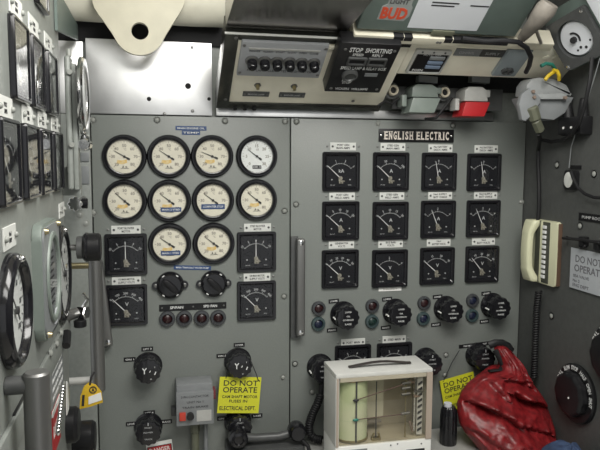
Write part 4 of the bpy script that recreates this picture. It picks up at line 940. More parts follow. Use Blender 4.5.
hs = []
for i in range(25):
    u = -1+2*i/24; bow = 0.030+0.010*(1-abs(u)**2.2); hs.append((-pw*.40, u*ph*.49, bow))
def handset():
    tb = bmesh.new(); rows = []
    for i, (x, y, z) in enumerate(hs):
        u = abs(-1+2*i/24); hw = 0.022+0.008*max(0, (u-.55))/.45; th = 0.010+0.006*max(0, (u-.5))/.5
        if u > .95: hw *= .93
        rows.append([tb.verts.new((x+p*hw, y, z+q*th-(.012 if u > .6 else 0)*(u-.6)/.4)) for p, q in ((-1, -.7), (-1, .5), (-.75, 1), (.75, 1), (1, .5), (1, -.7), (.75, -1), (-.75, -1))])
    for A, D in zip(rows, rows[1:]):
        for k in range(8): tb.faces.new((A[k], A[(k+1) % 8], D[(k+1) % 8], D[k]))
    tb.faces.new(rows[0][::-1]); tb.faces.new(rows[-1])
    bmesh.ops.bevel(tb, geom=[e for e in tb.edges], offset=.0008, segments=1, affect='EDGES')
    return B()._add(tb)
part('handset', handset().mesh('handset', PHONE, 50), t)
def coil(path, R, turns, r, seg=6, per=10):
    pts = [Vector(p) for p in path]; L = [0]
    for p, q in zip(pts, pts[1:]): L.append(L[-1]+(q-p).length)
    def at(s):
        s *= L[-1]
        for k in range(len(L)-1):
            if s <= L[k+1]+1e-9: return pts[k].lerp(pts[k+1], (s-L[k])/(L[k+1]-L[k]))
        return pts[-1]
    out = []
    for i in range(turns*per+1):
        s = i/(turns*per); p = at(s); d = (at(min(1, s+.02))-at(max(0, s-.02))).normalized()
        a = d.cross(Vector((0.3, 1, 0.1))).normalized(); b = d.cross(a); an = 2*PI*i/per
        out.append(p+a*R*math.cos(an)+b*R*math.sin(an))
    return B().tube(out, r, seg)
solo('coiled_cord', coil([RB(538.5, 291, .030), RB(538, 296, .030), RB(536.5, 310, .028), RB(535.5, 335, .026), RB(534.5, 360, .026), RB(534, 378, .022)], 0.0085, 36, 0.0030).mesh('coiled_cord', RUBBER, 60), 'black coiled telephone cord hanging below the telephone behind the red bag', 'cord')

# ------------------------------------------------------------------ worktop and what stands on it
DZ = 0.685
solo('worktop', B().box(0.335, 1.177, -0.75, -0.018, DZ-0.04, DZ, 0.004).mesh('worktop', DESKM), 'pale worktop along the foot of the generator sheet', 'worktop')
for x, y in ((0.37, -0.7), (1.14, -0.7), (0.37, -0.06), (1.14, -0.06)):
    part('leg', B().box(x-.02, x+.02, y-.02, y+.02, 0.0, DZ-0.04, .003).mesh('leg', GREYPL), bpy.data.objects['worktop'])

# chart recorder
RY0, RY1 = -0.25, -0.125
RX0, RX1, RZ1 = 0.4768, 0.7600, 0.9690
w_, d_, h_ = RX1-RX0, RY1-RY0, RZ1-DZ
t = thing('chart_recorder', 'off white chart recorder with carrying handle and window showing a paper drum, on the worktop', 'instrument', Matrix.Translation(((RX0+RX1)/2, (RY0+RY1)/2, DZ)))
hb = 0.078
part('base', B().box(-w_/2, w_/2, -d_/2, d_/2, 0, hb, .003).mesh('base', WHITE), t)
part('cover', B().box(-w_/2, w_/2, -d_/2, d_/2, h_-.012, h_, .003).box(-w_/2, -w_/2+.010, -d_/2, d_/2, hb+.001, h_-.013, .001).box(w_/2-.010, w_/2, -d_/2, d_/2, hb+.001, h_-.013, .001).box(-w_/2+.0105, w_/2-.0105, d_/2-.006, d_/2, hb+.001, h_-.013, .001).mesh('cover', CASEW), t)
for ta, tb_ in ((w_/2-.018, w_/2-.001), (-w_/2+.002, -w_/2+.008)): part('front_trim', B().box(ta, tb_, -d_/2-.002, -d_/2+.004, hb+.001, h_-.012).mesh('front_trim', mat('beige_trim', (0.40, 0.33, 0.27), 0.45)), t)
part('top_rail', B().box(-w_/2+.012, w_/2-.02, -d_/2-.002, -d_/2+.004, h_-.022, h_-.012).mesh('top_rail', BEIGE), t)
part('backing', B().box(-w_/2+.011, w_/2-.011, d_/2-.010, d_/2-.0065, hb+.002, h_-.013).box(-w_/2+.011, w_/2-.011, -d_/2+.008, d_/2-.011, hb+.001, hb+.004).mesh('backing', BEIGE), t)
dx = -w_/2+.060; dy = -.012; dr = .0455; dz0, dz1 = hb+.012, h_-.028
dm = Matrix.Translation((dx, dy, 0))
drum = part('drum', B().lathe([(0, dz0), (dr, dz0), (dr, dz1), (0, dz1)], 48).mesh('drum', CHART), t, mw=dm)
part('drum_flange', B().lathe([(dr, dz0-.005), (dr+.003, dz0-.005), (dr+.003, dz0), (dr, dz0)], 48).mesh('drum_flange', BRASS), drum)
part('drum_flange', B().lathe([(0, dz1+.003), (dr+.001, dz1+.003), (dr+.001, dz1), (dr, dz1)], 48).mesh('drum_flange', BRASS), drum)
part('chart_clip', B().box(-.0022, .0022, -dr-.0035, -dr-.0005, dz0-.004, dz1+.006).mesh('chart_clip', DKGREY), drum)
part('ruled_lines', (lambda b: [b.lathe([(dr+.0002, z), (dr+.0004, z+.0004), (dr+.0002, z+.0008)], 40) for z in (dz0+.055, dz0+.105)] and b)(B()).mesh('ruled_lines', mat('pale_ruled_line', (0.40, 0.50, 0.33), .6)), drum)
# pens
px_ = w_/2-.075
for z0, z1, m in ((dz0+.118, dz0+.150, 'upper'), (dz0+.062, dz0+.062, 'lower')):
    arm = part('pen_arm', B().tube([(px_, -.050, z1), (dx+.03, -.058, z0+(z1-z0)*.2), (dx-.004, -dr-.016, z0)], .0013, 6).mesh('pen_arm', mat('dark_red_rod', (0.10, 0.05, 0.045), .4)), t, m + ' pen arm')
    part('pen_tip', B().ball((dx-.002, -dr-.0165, z0), .0045, 2.0, .8, .9).mesh('pen_tip', GWIRE if m == 'lower' else INK), arm)
part('lift_rod', B().rod((dx+.063, -.045, hb+.010), (dx+.063, -.045, dz1-.005), .0018).mesh('lift_rod', DKGREY), t)
part('lift_foot', B().box(dx+.050, dx+.076, -.052, -.038, hb+.004, hb+.012, .001).rod((dx+.052, -.045, hb+.012), (dx+.058, -.045, hb+.024), .003).rod((dx+.074, -.045, hb+.012), (dx+.070, -.045, hb+.026), .003).mesh('lift_foot', BRASS), t)
part('card_plate', B().box(dx+.052, dx+.105, .012, .015, hb+.045, dz1-.008).mesh('card_plate', mat('pale_card', (0.55, 0.53, 0.42), .6)), t)
part('card_plate', B().box(dx+.052, dx+.100, .012, .0155, hb+.028, hb+.038).mesh('card_plate', BROWNG), t)
part('pen_shaft', B().rod((px_+.001, -.048, hb+.006), (px_+.001, -.048, h_-.02), .0022).mesh('pen_shaft', BRASS), t)
for z in (dz0+.150, dz0+.135, dz0+.118, dz0+.062, dz0+.165): part('pen_collar', B().rod((px_-.012, -.048, z), (px_+.014, -.048, z+.002), .0042).mesh('pen_collar', STEEL), t)
b = B(); ny = 9
gx0, gx1 = w_/2-.040, w_/2-.024
part('slotted_plate', B().box(gx0, gx1, -.050, -.047, hb+.01, h_-.025).mesh('slotted_plate', CASEW), t)
for k in range(ny):
    z = hb+.020+k*(h_-hb-.055)/ny
    b.prism([(gx0+.001, z), (gx1-.002, z+.007), (gx1-.002, z+.014), (gx0+.001, z+.007)], 0, .0012, mtx=Matrix.Translation((0, -.0515, 0)) @ Matrix.Rotation(PI/2, 4, 'X'))
part('slots', b.mesh('slots', INK), t)
part('hair_element', B().rod((gx0-.006, -.044, hb+.02), (gx0-.006, -.044, h_-.02), .0035).box(gx0-.012, gx0+.020, -.054, -.044, h_-.070, h_-.064).box(gx0-.010, gx0-.004, -.056, -.044, h_-.066, h_-.030).mesh('hair_element', CHROME), t)
part('linkage', B().rod((px_+.01, -.046, h_-.036), (gx0-.004, -.046, h_-.048), .003).rod((px_+.015, -.046, hb+.05), (gx0-.01, -.046, hb+.018), .003).box(gx0-.012, gx0+.006, -.054, -.046, h_-.085, h_-.080).mesh('linkage', BROWNE), t)
part('window', B().box(-w_/2+.0085, w_/2-.0185, -d_/2+.0005, -d_/2+.002, hb+.002, h_-.0225).mesh('window', CLEAR), t)
hp = [(-.092, 0, h_+.003), (-.082, 0, h_+.004), (-.070, 0, h_+.006), (-.050, 0, h_+.0085), (-.025, 0, h_+.0115), (0, 0, h_+.0125), (.025, 0, h_+.0115), (.050, 0, h_+.0085), (.070, 0, h_+.006), (.082, 0, h_+.004), (.092, 0, h_+.004)]
part('carry_handle', B().tube([(x+.002, y-.012, z) for x, y, z in hp], .0085, 10, .0030).mesh('carry_handle', mat('brown_black_leather', (0.035, 0.028, 0.026), .4)), t)
part('name_tab', B().box(-w_/2+.034, -w_/2+.092, -d_/2-.0015, -d_/2, hb-.022, hb-.010).mesh('name_tab', GREYPL), t)
part('base_slot', B().box(w_/2-.075, w_/2-.020, -d_/2-.0012, -d_/2, hb-.036, hb-.026).mesh('base_slot', INK), t)
for x, z in ((-w_/2+.028, hb-.016), (.02, hb-.008), (.04, hb-.006), (w_/2-.03, hb-.012)): part('screw', B().ball((x, -d_/2, z), .0022).mesh('screw', DKGREY), t)

# dark ribbed cap beside the recorder
BX = lambda px, py, y: Frame((0, y, 0), (1, 0, 0), (0, 0, 1), (0, -1, 0)).hit(px, py)
xc, zt = BX(449, 406, -.13); zb = DZ
t = thing('ribbed_cap', 'black ribbed upright cap with a pale top between the chart recorder and the red bag', 'cap', Matrix.Translation((xc, -.13, DZ)))
R_ = .0255; n = 64; tb = bmesh.new(); rows = []; Hc = zt-DZ
for q, z in ((.95, 0), (1, .004), (1, Hc*.72), (.93, Hc*.90), (.75, Hc*.99), (.70, Hc)):
    rows.append([tb.verts.new((R_*q*(1+.03*math.cos(16*2*PI*i/n))*math.cos(2*PI*i/n), R_*q*(1+.03*math.cos(16*2*PI*i/n))*math.sin(2*PI*i/n), z)) for i in range(n)])
for A, D in zip(rows, rows[1:]):
    for k in range(n): tb.faces.new((A[k], A[(k+1) % n], D[(k+1) % n], D[k]))
tb.faces.new(rows[0][::-1]); tb.faces.new(rows[-1])
part('body', B()._add(tb).mesh('body', BLACK), t)
part('top_disc', B().cyl(-.004, 0, .012, Hc, Hc+.010).mesh('top_disc', PAPER), t)

# red bag slumped against the generator sheet
CREASES = [((464, 397), (480, 402), .030), ((480, 402), (501, 416), .026), ((503, 389), (516, 397), .030), ((516, 397), (546, 412), .034), ((500, 376), (520, 385), .018), ((482, 378), (494, 391), .016), ((468, 424), (492, 441), .014), ((507, 418), (538, 430), .016), ((511, 356), (522, 378), .012), ((524, 384), (536, 400), .012), ((488, 420), (498, 445), .010)]
def crease(px, py):
    f = 0.0
    for (ax, ay), (bx, by), dep in CREASES:
        ex, ey = bx-ax, by-ay; L2 = ex*ex+ey*ey
        u = max(0, min(1, ((px-ax)*ex+(py-ay)*ey)/L2)); dx, dy = px-ax-u*ex, py-ay-u*ey
        d = math.hypot(dx, dy); side = 1 if (ex*dy-ey*dx) > 0 else -1     # +1 lies below the fold
        w_ = 2.0 if side < 0 else 6.0
        f += dep*math.exp(-(d/w_)**1.3) - (.45*dep*math.exp(-((d-4)/3.0)**2) if side < 0 else 0)
    return f
def bag():
    tb = bmesh.new(); rows = []; N, Lr = 128, 84
    tab = [(448, 480, 551), (440, 474, 550.5), (430, 466, 550), (420, 461, 548), (410, 459, 545.5), (400, 459, 541), (392, 462, 536), (384, 469, 530.5), (378, 478, 527.5), (373.5, 487, 525), (371, 500, 523.5), (365, 501.5, 520), (355, 497, 512.5), (349, 495, 506.5), (347, 497, 503)]
    zb_ = DZ+.002; ztop = BX(505, 347, -.11)[1]
    for i in range(Lr+1):
        s = i/Lr; pyy = 448-101*s
        for (p0, l0, r0), (p1, l1, r1) in zip(tab, tab[1:]):
            if p1-1e-6 <= pyy <= p0+1e-6:
                f = (p0-pyy)/(p0-p1); lp, rp = l0+(l1-l0)*f, r0+(r1-r0)*f; break
        z = zb_+(ztop-zb_)*s; yc = -.20+.105*s**1.1
        fr = Frame((0, yc, 0), (1, 0, 0), (0, 0, 1), (0, -1, 0))
        xl, xr = fr.hit(lp, pyy)[0], fr.hit(rp, pyy)[0]; cx, hw = (xl+xr)/2, (xr-xl)/2; hd = .095*(1-s)**.7+.018
        row = []
        for k in range(N):
            a = 2*PI*k/N; ca, sa = math.cos(a), math.sin(a)
            p = Vector((ca*1.1, sa*1.1, z*9))
            rid = (1-abs(noise.noise(p*2.1)))**3*.5+(1-abs(noise.noise(p*4.3+Vector((3, 1, 2)))))**4*.3
            f = 1+.10*noise.noise(p*1.3)+.20*(rid-.35)
            px = lp+(rp-lp)*(ca+1)/2
            y = yc+hd*sa*f + (crease(px, pyy)*min(1, -sa*1.6) if sa < 0 else 0)
            row.append(tb.verts.new((cx+hw*ca*(1+.02*noise.noise(p*3)), min(y, -.024), z+.006*noise.noise(p*2.3)*(1 if 0 < i < Lr else 0))))
        rows.append(row)
    for A, D in zip(rows, rows[1:]):
        for k in range(N): tb.faces.new((A[k], A[(k+1) % N], D[(k+1) % N], D[k]))
    tb.faces.new(rows[0][::-1]); tb.faces.new(rows[-1])
    return B()._add(tb)
t = thing('red_bag', 'shiny crumpled red vinyl bag slumped on the worktop against the switchboard', 'bag', Matrix.Identity(4))
part('body', bag().mesh('body', REDBAG, 60), t)
hx = [BACK.mw() @ Vector((*BACK.hit(px, py, c), c)) for px, py, c in ((489, 371, .125), (500, 370, .125), (503, 366, .12), (499, 357, .115), (495, 350, .105))]
part('carry_strap', B().tube(hx, .009, 10, .004).mesh('carry_strap', RUBBER), t)
hq = [BACK.mw() @ Vector((*BACK.hit(px, py, c), c)) for px, py, c in ((489, 345.5, .085), (495, 343, .09), (502, 343, .09), (508, 346, .09), (511.5, 351, .09))]
part('hood', B().tube(hq, .008, 10, .012).mesh('hood', RUBBER), t)
# blue cloth
def cloth():
    tb = bmesh.new(); rows = []; N, Lr = 48, 16
    for i in range(Lr+1):
        s = i/Lr; row = []
        for k in range(N):
            a = 2*PI*k/N; p = Vector((math.cos(a)*1.3, math.sin(a)*1.3, s*1.5))
            r = (1-s**2.2)**.5 if s < 1 else .05
            r = max(r, .06)*(1+.16*noise.noise(p*2)+.06*math.sin(7*a+5*s))
            row.append(tb.verts.new((1.105+.060*r*math.cos(a), -.40+.11*r*math.sin(a), DZ+.001+.088*s*(1+.2*noise.noise(p*1.4)*(1 if i else 0)))))
        rows.append(row)
    for A, D in zip(rows, rows[1:]):
        for k in range(N): tb.faces.new((A[k], A[(k+1) % N], D[(k+1) % N], D[k]))
    tb.faces.new(rows[0][::-1]); tb.faces.new(rows[-1])
    return B()._add(tb)
solo('blue_cloth', cloth().mesh('blue_cloth', BLUEC, 70), 'crumpled navy blue cloth on the worktop beside the red bag', 'cloth')

# coiled lead beside the recorder
BR = lambda px, py, c: BACK.mw() @ Vector((*BACK.hit(px, py, c), c))
solo('coiled_cord', coil([BR(320.5, 395, .05), BR(317.5, 404, .055), BR(312.5, 414, .055), BR(309, 425, .055), BR(309.5, 434, .055), BR(315, 439, .06), BR(322, 440, .065)], .0095, 24, .0042).mesh('coiled_cord', RUBBER, 60), 'black coiled lead bunched behind the chart recorder, bar handle side', 'cord')
solo('cord_plug', B().rod(BR(320.5, 396, .05), BR(322, 384, .045), .0075, 12, .010).mesh('cord_plug', RUBBER), 'black plug at the top of the coiled lead beside the chart recorder', 'plug')

# black handset low in front of the sheets
HY = .085
hx0, hz0 = BACK.hit(238, 438, HY); hx1, hz1 = BACK.hit(297, 439, HY)
t = thing('black_handset', 'black handset lying low in front of the seam of the two sheets', 'telephone', BACK.mw(hx0, hz0, HY)); Lh = hx1-hx0
part('earpiece', B().lathe([(0, -.030), (.024, -.030), (.028, -.02), (.028, .012), (.022, .020), (.014, .022), (.012, .016), (0, .016)], 32).mesh('earpiece', BLACK), t)
part('mouthpiece', B().lathe([(0, -.030), (.022, -.030), (.026, -.02), (.026, .012), (.020, .022), (0, .024)], 32).mesh('mouthpiece', BLACK), t, mw=Matrix.Translation((Lh, 0.004, 0)))
part('grip', B().tube([(.015, -.004, -.012), (Lh*.3, -.012, -.016), (Lh*.7, -.014, -.016), (Lh-.012, -.004, -.012)], .013, 12).mesh('grip', DKGREY), t)
part('cord', B().tube([(Lh+.012, -.018, .012), (Lh+.026, -.03, .034), (Lh+.030, -.048, .040)], .006, 8).mesh('cord', RUBBER), t)
solo('handset_bracket', B().box(hx0-.03, hx1+.02, hz0-.066, hz0-.034, 0.0, HY+.02, .004).mesh('handset_bracket', DKGREY), 'dark shelf bracket under the black handset', 'bracket', BACK.mw())

# ------------------------------------------------------------------ side cabinet: meters
SMG = 'square meters on the side cabinet'
MA = [LEFT.hit(px, py, .010)[0]-.0585 for px, py in ((31, 67), (46, 79), (58.5, 87))]      # side cabinet columns
MB_ = [LEFT.hit(px, py, .010)[0]-.0585 for px, py in ((22, 160), (41, 160), (53.5, 160), (64.2, 162))]
def side_meter(y, z, nums, let, ang, label): return meter_at(LEFT, y, z, ang, nums, let, label, SMG, slim=True)
for k, (y, lab) in enumerate(((MA[0], 'glass fronted square meter, upper row of the side cabinet, nearest the viewer'), (MA[1], 'glass fronted square meter, middle of the three in the upper row of the side cabinet'), (MA[2], 'glass fronted square meter, upper row of the side cabinet, next to the grey post'))):
    side_meter(y, 1.695, ['0', '1', '2', '3'], 'A', 130, lab)
for k, (y, lab) in enumerate(((MB_[0], 'black square meter in the lower row of the side cabinet, nearest the viewer'), (MB_[1], 'black square meter in the lower row of the side cabinet, second from the viewer'), (MB_[2], 'black square meter in the lower row of the side cabinet, second from the grey post'), (MB_[3], 'black square meter in the lower row of the side cabinet, next to the grey post'))):
    side_meter(y, 1.545, ['0', '2', '4', '6'], 'V', 135, lab)
_y, _z = LEFT.hit(50, 16.5, .010)
side_meter(_y-.0585, _z+.0595, ['0', '1', '2', '3'], 'A', 130, 'highest square meter on the side cabinet, only its lower corner in view')
acorn = cached('acorn', lambda: B().lathe([(.0045, 0), (.0045, .0025), (.0035, .004), (.0015, .005), (0, .0052)], 14).mesh('screw', BOLT))
SPG = 'label plates on the side cabinet'
for y, z, lines, lab in ((MA[0], 1.774, ('PORT', 'MAIN'), 'plate above the upper row side cabinet meter nearest the viewer'), (MA[1], 1.774, ('STBD', 'MAIN'), 'plate above the middle upper row meter of the side cabinet'), (MA[2], 1.774, ('BUS', 'BAR'), 'plate above the upper row side cabinet meter next to the grey post'),
                         (MB_[0], 1.6185, ('PORT', 'AMPS'), 'plate above the lower row side cabinet meter nearest the viewer'), (MB_[1], 1.6185, ('STBD', 'AMPS'), 'plate above the second lower row meter from the viewer'), (MB_[2], 1.6185, ('PORT', 'VOLTS'), 'plate above the lower row side cabinet meter second from the post'), (MB_[3], 1.6185, ('STBD', 'VOLTS'), 'plate above the lower row side cabinet meter next to the post'),
                         (LEFT.hit(8.5, 237)[0], LEFT.hit(8.5, 237)[1], ('No1', 'TEMP'), 'white label plate over the big black round gauge of the side cabinet'), (LEFT.hit(61, 210)[0], LEFT.hit(61, 210)[1], ('OIL', 'FUEL'), 'white label plate beside the hinged window gauge, near the grey post')):
    label_plate(LEFT, y, z, lines, lab if lab.startswith('white') else 'white label ' + lab, SPG, w=0.095 if z > 1.5 else .080, h=0.032, bolts=acorn)

def side_gauge(y, z, r, label, rim=BLACK, face=DIALG, depth=.030):
    t = thing('round_gauge', label, 'gauge', LEFT.mw(y, z, 0), 'round gauges on the side cabinet')
    part('bezel', B().lathe([(r, 0), (r, depth*.5), (r*.96, depth*.85), (r*.90, depth), (r*.83, depth*.95), (r*.78, depth*.6), (r*.78, .004)], 56).mesh('bezel', rim), t)
    part('dial_face', B().lathe([(r*.79, .003), (r*.79, .006), (0, .006)], 48).mesh('dial_face', face), t)
    b = B()
    for i in range(21):
        a = math.radians(225-270*i/20); b.bar(r*.62*math.cos(a), r*.62*math.sin(a), r*.72*math.cos(a), r*.72*math.sin(a), r*.02, .006, .0065)
    for i, s_ in enumerate(('0', '20', '40', '60', '80', '100')):
        a = math.radians(225-270*i/5); b.text(s_, r*.50*math.cos(a), r*.50*math.sin(a), .0061, r*.11)
    part('markings', b.mesh('markings', INK), t)
    part('pointer', B().bar(.2*r, -.2*r, -.5*r, .45*r, r*.05, .009, .010, r*.02).cyl(0, 0, r*.07, .008, .012).mesh('pointer', INK), t)
    part('glass', B().lathe([(0, depth*.62), (r*.79, depth*.60)], 40).mesh('glass', GLASS), t)
    for a in (90,): part('screw', B().ball((r*.90*math.cos(math.radians(a)), r*.90*math.sin(math.radians(a)), depth), .005).mesh('screw', CHROME), t)
side_gauge(-.953, 1.341, .080, 'big black rimmed round gauge low on the side cabinet, nearest the viewer', depth=.018)
side_gauge(-.446, 1.305, .104, 'black rimmed round gauge on the side cabinet between the hinged window and the corner rail', depth=.012)
# hinged window gauge
yc, zc = -.684, 1.341
t = thing('window_gauge', 'grey green box gauge with rounded frame and round window, middle of the side cabinet', 'gauge', LEFT.mw(yc, zc, 0))
W_, H_ = .190, .198
part('housing', B().prism(rrect(W_, H_, .025, 6), 0, .016, .003).mesh('housing', PALEGR), t)
part('frame', B().ringprism(rrect(W_-.010, H_-.012, .022, 13), ellipse(.070, .080, 56), .0162, .019).mesh('frame', GREYPL), t)
part('window_ring', B().lathe([(.070, .019), (.074, .0195), (.073, .023), (.067, .024), (.063, .022), (.062, .0165)], 48).mesh('window_ring', PALEGR), t, mw=Matrix.Diagonal((1.02, 1.1, 1, 1)))
part('dial_face', B().lathe([(.062, .0161), (.062, .0166), (0, .0166)], 40).mesh('dial_face', GREYPL), t, mw=Matrix.Diagonal((1.04, 1.15, 1, 1)))
b = B()
for i in range(9): b.box(-.026, .026, -.050+i*.0115, -.046+i*.0115, .0167, .0170)
part('scale_lines', b.mesh('scale_lines', INK), t)
part('white_tab', B().box(.002, .028, -.088, -.062, .019, .0205).mesh('white_tab', PAPER), t)
part('glass', B().lathe([(0, .0205), (.0625, .020)], 40).mesh('glass', GLASS), t, mw=Matrix.Diagonal((1.02, 1.1, 1, 1)))
for x, y in ((-.072, .088), (.072, .088), (-.072, -.088)): part('hinge_bolt', B().cyl(x, y, .006, .018, .025, 12, .004).mesh('hinge_bolt', BRASS), t)

# ------------------------------------------------------------------ post, chrome ring gauge, corner bits
yP = -.405
F1 = Frame((0, yP, 0), (1, 0, 0), (0, 0, 1), (0, -1, 0))
xa, zt = F1.hit(65, 55); xb, zb = F1.hit(77, 190); xa = F1.hit(65.5, 120)[0]; xb = F1.hit(76.5, 120)[0]
t = thing('grey_post', 'grey rounded channel post standing at the end of the side cabinet', 'post', Matrix.Identity(4))
part('channel', B().box(xa, xb-.010, yP, yP+.05, zb, zt, .006, 3).box(xb-.0095, xb, yP+.012, yP+.05, zb, zt-.015, .002).mesh('channel', WALLP), t)
part('cap_bolt', B().rod(((xa+xb)/2-.003, yP+.02, zt), ((xa+xb)/2-.003, yP+.02, zt+.016), .006, 8).mesh('cap_bolt', BOLT), t)
for z in (1.735, 1.58): part('bolt', B().rod((xa+.012, yP, z), (xa+.012, yP-.006, z), .006, 8).mesh('bolt', BOLT), t)
part('bracket', B().box(-.30, xb, yP+.0505, yP+.075, zb-.015, zb+.05, .003).mesh('bracket', WALLP), t)
RG = Frame((xb+.005, -.352, 1.688), (0, 1, 0), (0, 0, 1), (1, 0, 0))
t = thing('ring_gauge', 'chrome rimmed round gauge seen edge-on in front of the corner stainless sheet', 'gauge', RG.mw())
part('rim', B().lathe([(.086, 0), (.088, .003), (.088, .008), (.084, .012), (.077, .012), (.070, .008), (.070, .002)], 56).mesh('rim', CHROME), t)
part('dial_face', B().lathe([(.071, .001), (.071, .003), (0, .003)], 40).mesh('dial_face', DIALG), t)
part('glass', B().lathe([(0, .007), (.071, .007)], 40).mesh('glass', GLASS), t)
part('spindle', B().rod((-.03, -.106, .006), (.03, -.106, .006), .014, 20).rod((0, -.086, .006), (0, -.10, .006), .010, 12).mesh('spindle', CHROME), t)
part('mount', B().box(-.055, .05, -.05, .05, -.0045, -.0005).mesh('mount', STEEL), t)
t = thing('knurled_knob', 'small chrome knurled knob under the grey post', 'knob', BACK.mw(*BACK.hit(76, 203.5, .20), 0))
part('spindle', B().cyl(0, 0, .008, -.022, .200, 12).mesh('spindle', STEEL), t)
b = B()
for k in range(8): b.rod((.013*math.cos(k*PI/4), .013*math.sin(k*PI/4), .195), (.013*math.cos(k*PI/4), .013*math.sin(k*PI/4), .215), .0055, 8)
part('grip', b.cyl(0, 0, .011, .196, .219).mesh('grip', CHROME), t)
part('side_cap', B().rod((.014, 0, .200), (.028, 0, .200), .013).mesh('side_cap', BLACK), t)
for px, py, lab in ((85, 157, 'pale rectangular hinge leaf on the strip beside the first gauge row'), (85, 175, 'longer pale hinge leaf on the strip between the first two gauge rows')):
    a, b_ = BACK.hit(px, py, .013)
    solo('hinge_leaf', B().box(-.011, .011, -.012 if py < 160 else -.024, .012 if py < 160 else .024, .0125, .017, .001).mesh('hinge_leaf', GREYPL), lab, 'hinge', BACK.mw(a, b_, 0), 'hinge leaves')
for px, py, lab in ((79.5, 215, 'small bolt on the hinge strip, upper of the two below the knurled knob'), (85.5, 223.5, 'small bolt on the hinge strip, lower of the two below the knurled knob')):
    a, b_ = BACK.hit(px, py, .013); solo('strip_bolt', bolt_mesh(.0075), lab, 'bolt', BACK.mw(a, b_, .0125), 'bolts below the knurled knob')

# ------------------------------------------------------------------ corner rail with knob and tag
yR = -.20
F2 = Frame((0, yR, 0), (1, 0, 0), (0, 0, 1), (0, -1, 0))
xr0, zr1 = F2.hit(95, 259); xr1, zr0 = F2.hit(98.5, 391)
t = thing('corner_rail', 'thick grey steel rail standing upright in the corner before the gauge sheet', 'rail', Matrix.Identity(4))
part('bar', B().rod((xr0, yR, zr0), (xr0, yR, zr1), .0172, 28).mesh('bar', STEEL), t)
part('arm', B().rod((-.30, yR, zr1-.016), (xr0-.010, yR, zr1-.016), .008, 14).mesh('arm', BRASS), t, 'worn upper arm of the rail')
part('arm', B().rod((-.30, yR, zr0+.030), (xr0-.010, yR, zr0+.030), .010, 14).mesh('arm', LTGREY), t, 'pale lower arm of the rail')
F3 = Frame((0, -.36, 0), (1, 0, 0), (0, 0, 1), (0, -1, 0))
xk0, zk = F3.hit(77, 247.5); xk1, _ = F3.hit(101, 247.5)
t = thing('side_knob', 'black cylinder knob pointing across the top of the corner rail', 'knob', Matrix.Translation((0, -.36, zk)))
part('grip', B().rod((xk0+.014, 0, 0), (xk1, 0, 0), .032, 32).mesh('grip', BLACKM), t)
part('groove_ring', B().lathe([(.0325, xk0+.018), (.0338, xk0+.019), (.0338, xk0+.024), (.0325, xk0+.025)], 32, mtx=Matrix.Rotation(PI/2, 4, 'Y')).mesh('groove_ring', BLACK), t)
part('collar', B().rod((xk0, 0, 0), (xk0+.0135, 0, 0), .026, 28).mesh('collar', DKGREY), t)
part('shaft', B().rod((xk0-.06, 0.006, 0), (xk0, 0, 0), .007, 12).mesh('shaft', STEEL), t)
# valve fitting and small tags on the side cabinet
def lw(px, py, c): return LEFT.mw() @ Vector((*LEFT.hit(px, py, c), c))
t = thing('valve_fitting', 'small bright valve fitting beside the corner rail', 'valve', Matrix.Identity(4))
q = F3.hit(78.5, 312); qv = Vector((q[0], -.36, q[1]))
part('body', B().rod(qv+Vector((-.05, -.09, 0)), qv, .012, 16).mesh('body', STEEL), t)
part('nut', B().rod(qv, qv+Vector((.02, -.01, 0)), .016, 6).mesh('nut', CHROME), t)
part('lever', B().tube([qv+Vector((.01, -.005, .012)), qv+Vector((.022, -.01, .03)), qv+Vector((.012, -.012, .045))], .004, 8).mesh('lever', CHROME), t)
part('cap', B().rod(qv+Vector((.005, -.02, -.030)), qv+Vector((.005, -.02, -.014)), .014, 20).mesh('cap', BLACKM), t)
for px, py, w1, lab in ((52.5, 323, .085, 'black framed tag above the ledge strip, nearer the window gauge'), (65.5, 319, .075, 'black framed tag above the ledge strip, nearer the corner rail')):
    a, b_ = LEFT.hit(px, py)
    t = thing('framed_tag', lab, 'label', LEFT.mw(a, b_, 0), 'framed tags on the side cabinet')
    part('frame', B().ringprism(rrect(w1, .026, .003, 2), rrect(w1-.012, .013, .002, 2), 0, .004).mesh('frame', BLACKM), t)
    part('insert', B().box(-w1/2+.006, w1/2-.006, -.0065, .0065, 0, .0015).mesh('insert', GREYPL), t)
for px, py, lab in ((61, 333, 'bolt at the corner end of the ledge strip'), (56.5, 344, 'middle bolt of the ledge strip'), (50.5, 353.5, 'bolt of the ledge strip nearest the thick grab rail'), ):
    a, b_ = LEFT.hit(px, py, .007); solo('ledge_bolt', bolt_mesh(.0065), lab, 'bolt', LEFT.mw(a, b_, .007), 'bolts of the ledge strip')
a, b_ = LEFT.hit(56, 371)
t = thing('tally_plate', 'pale engraved tally plate under the ledge strip of the side cabinet', 'label', LEFT.mw(a, b_, 0))
part('plate', B().box(-.095, .085, -.050, .050, 0, .003, .0006, 1).mesh('plate', GREYPL), t)
b = B()
for i in range(5): b.text('MAIN SUPPLY CIRCUIT', 0, .034-i*.017, .0031, .008, .14)
part('lettering', b.mesh('lettering', PRINTW), t)
for x, y in ((-.098, -.056), (.090, .056), (-.098, .056), (.090, -.056)): part('bolt', bolt_mesh(.006), t, mw=Matrix.Translation((x, y, 0)))
solo('valve_pointer', B().tube([lw(66.5, 333, .012), lw(66.5, 346, .016)], [.010, .008], 10).mesh('valve_pointer', BLACKM), 'small black upright pointer on the side cabinet beside the ledge bolts', 'pointer')

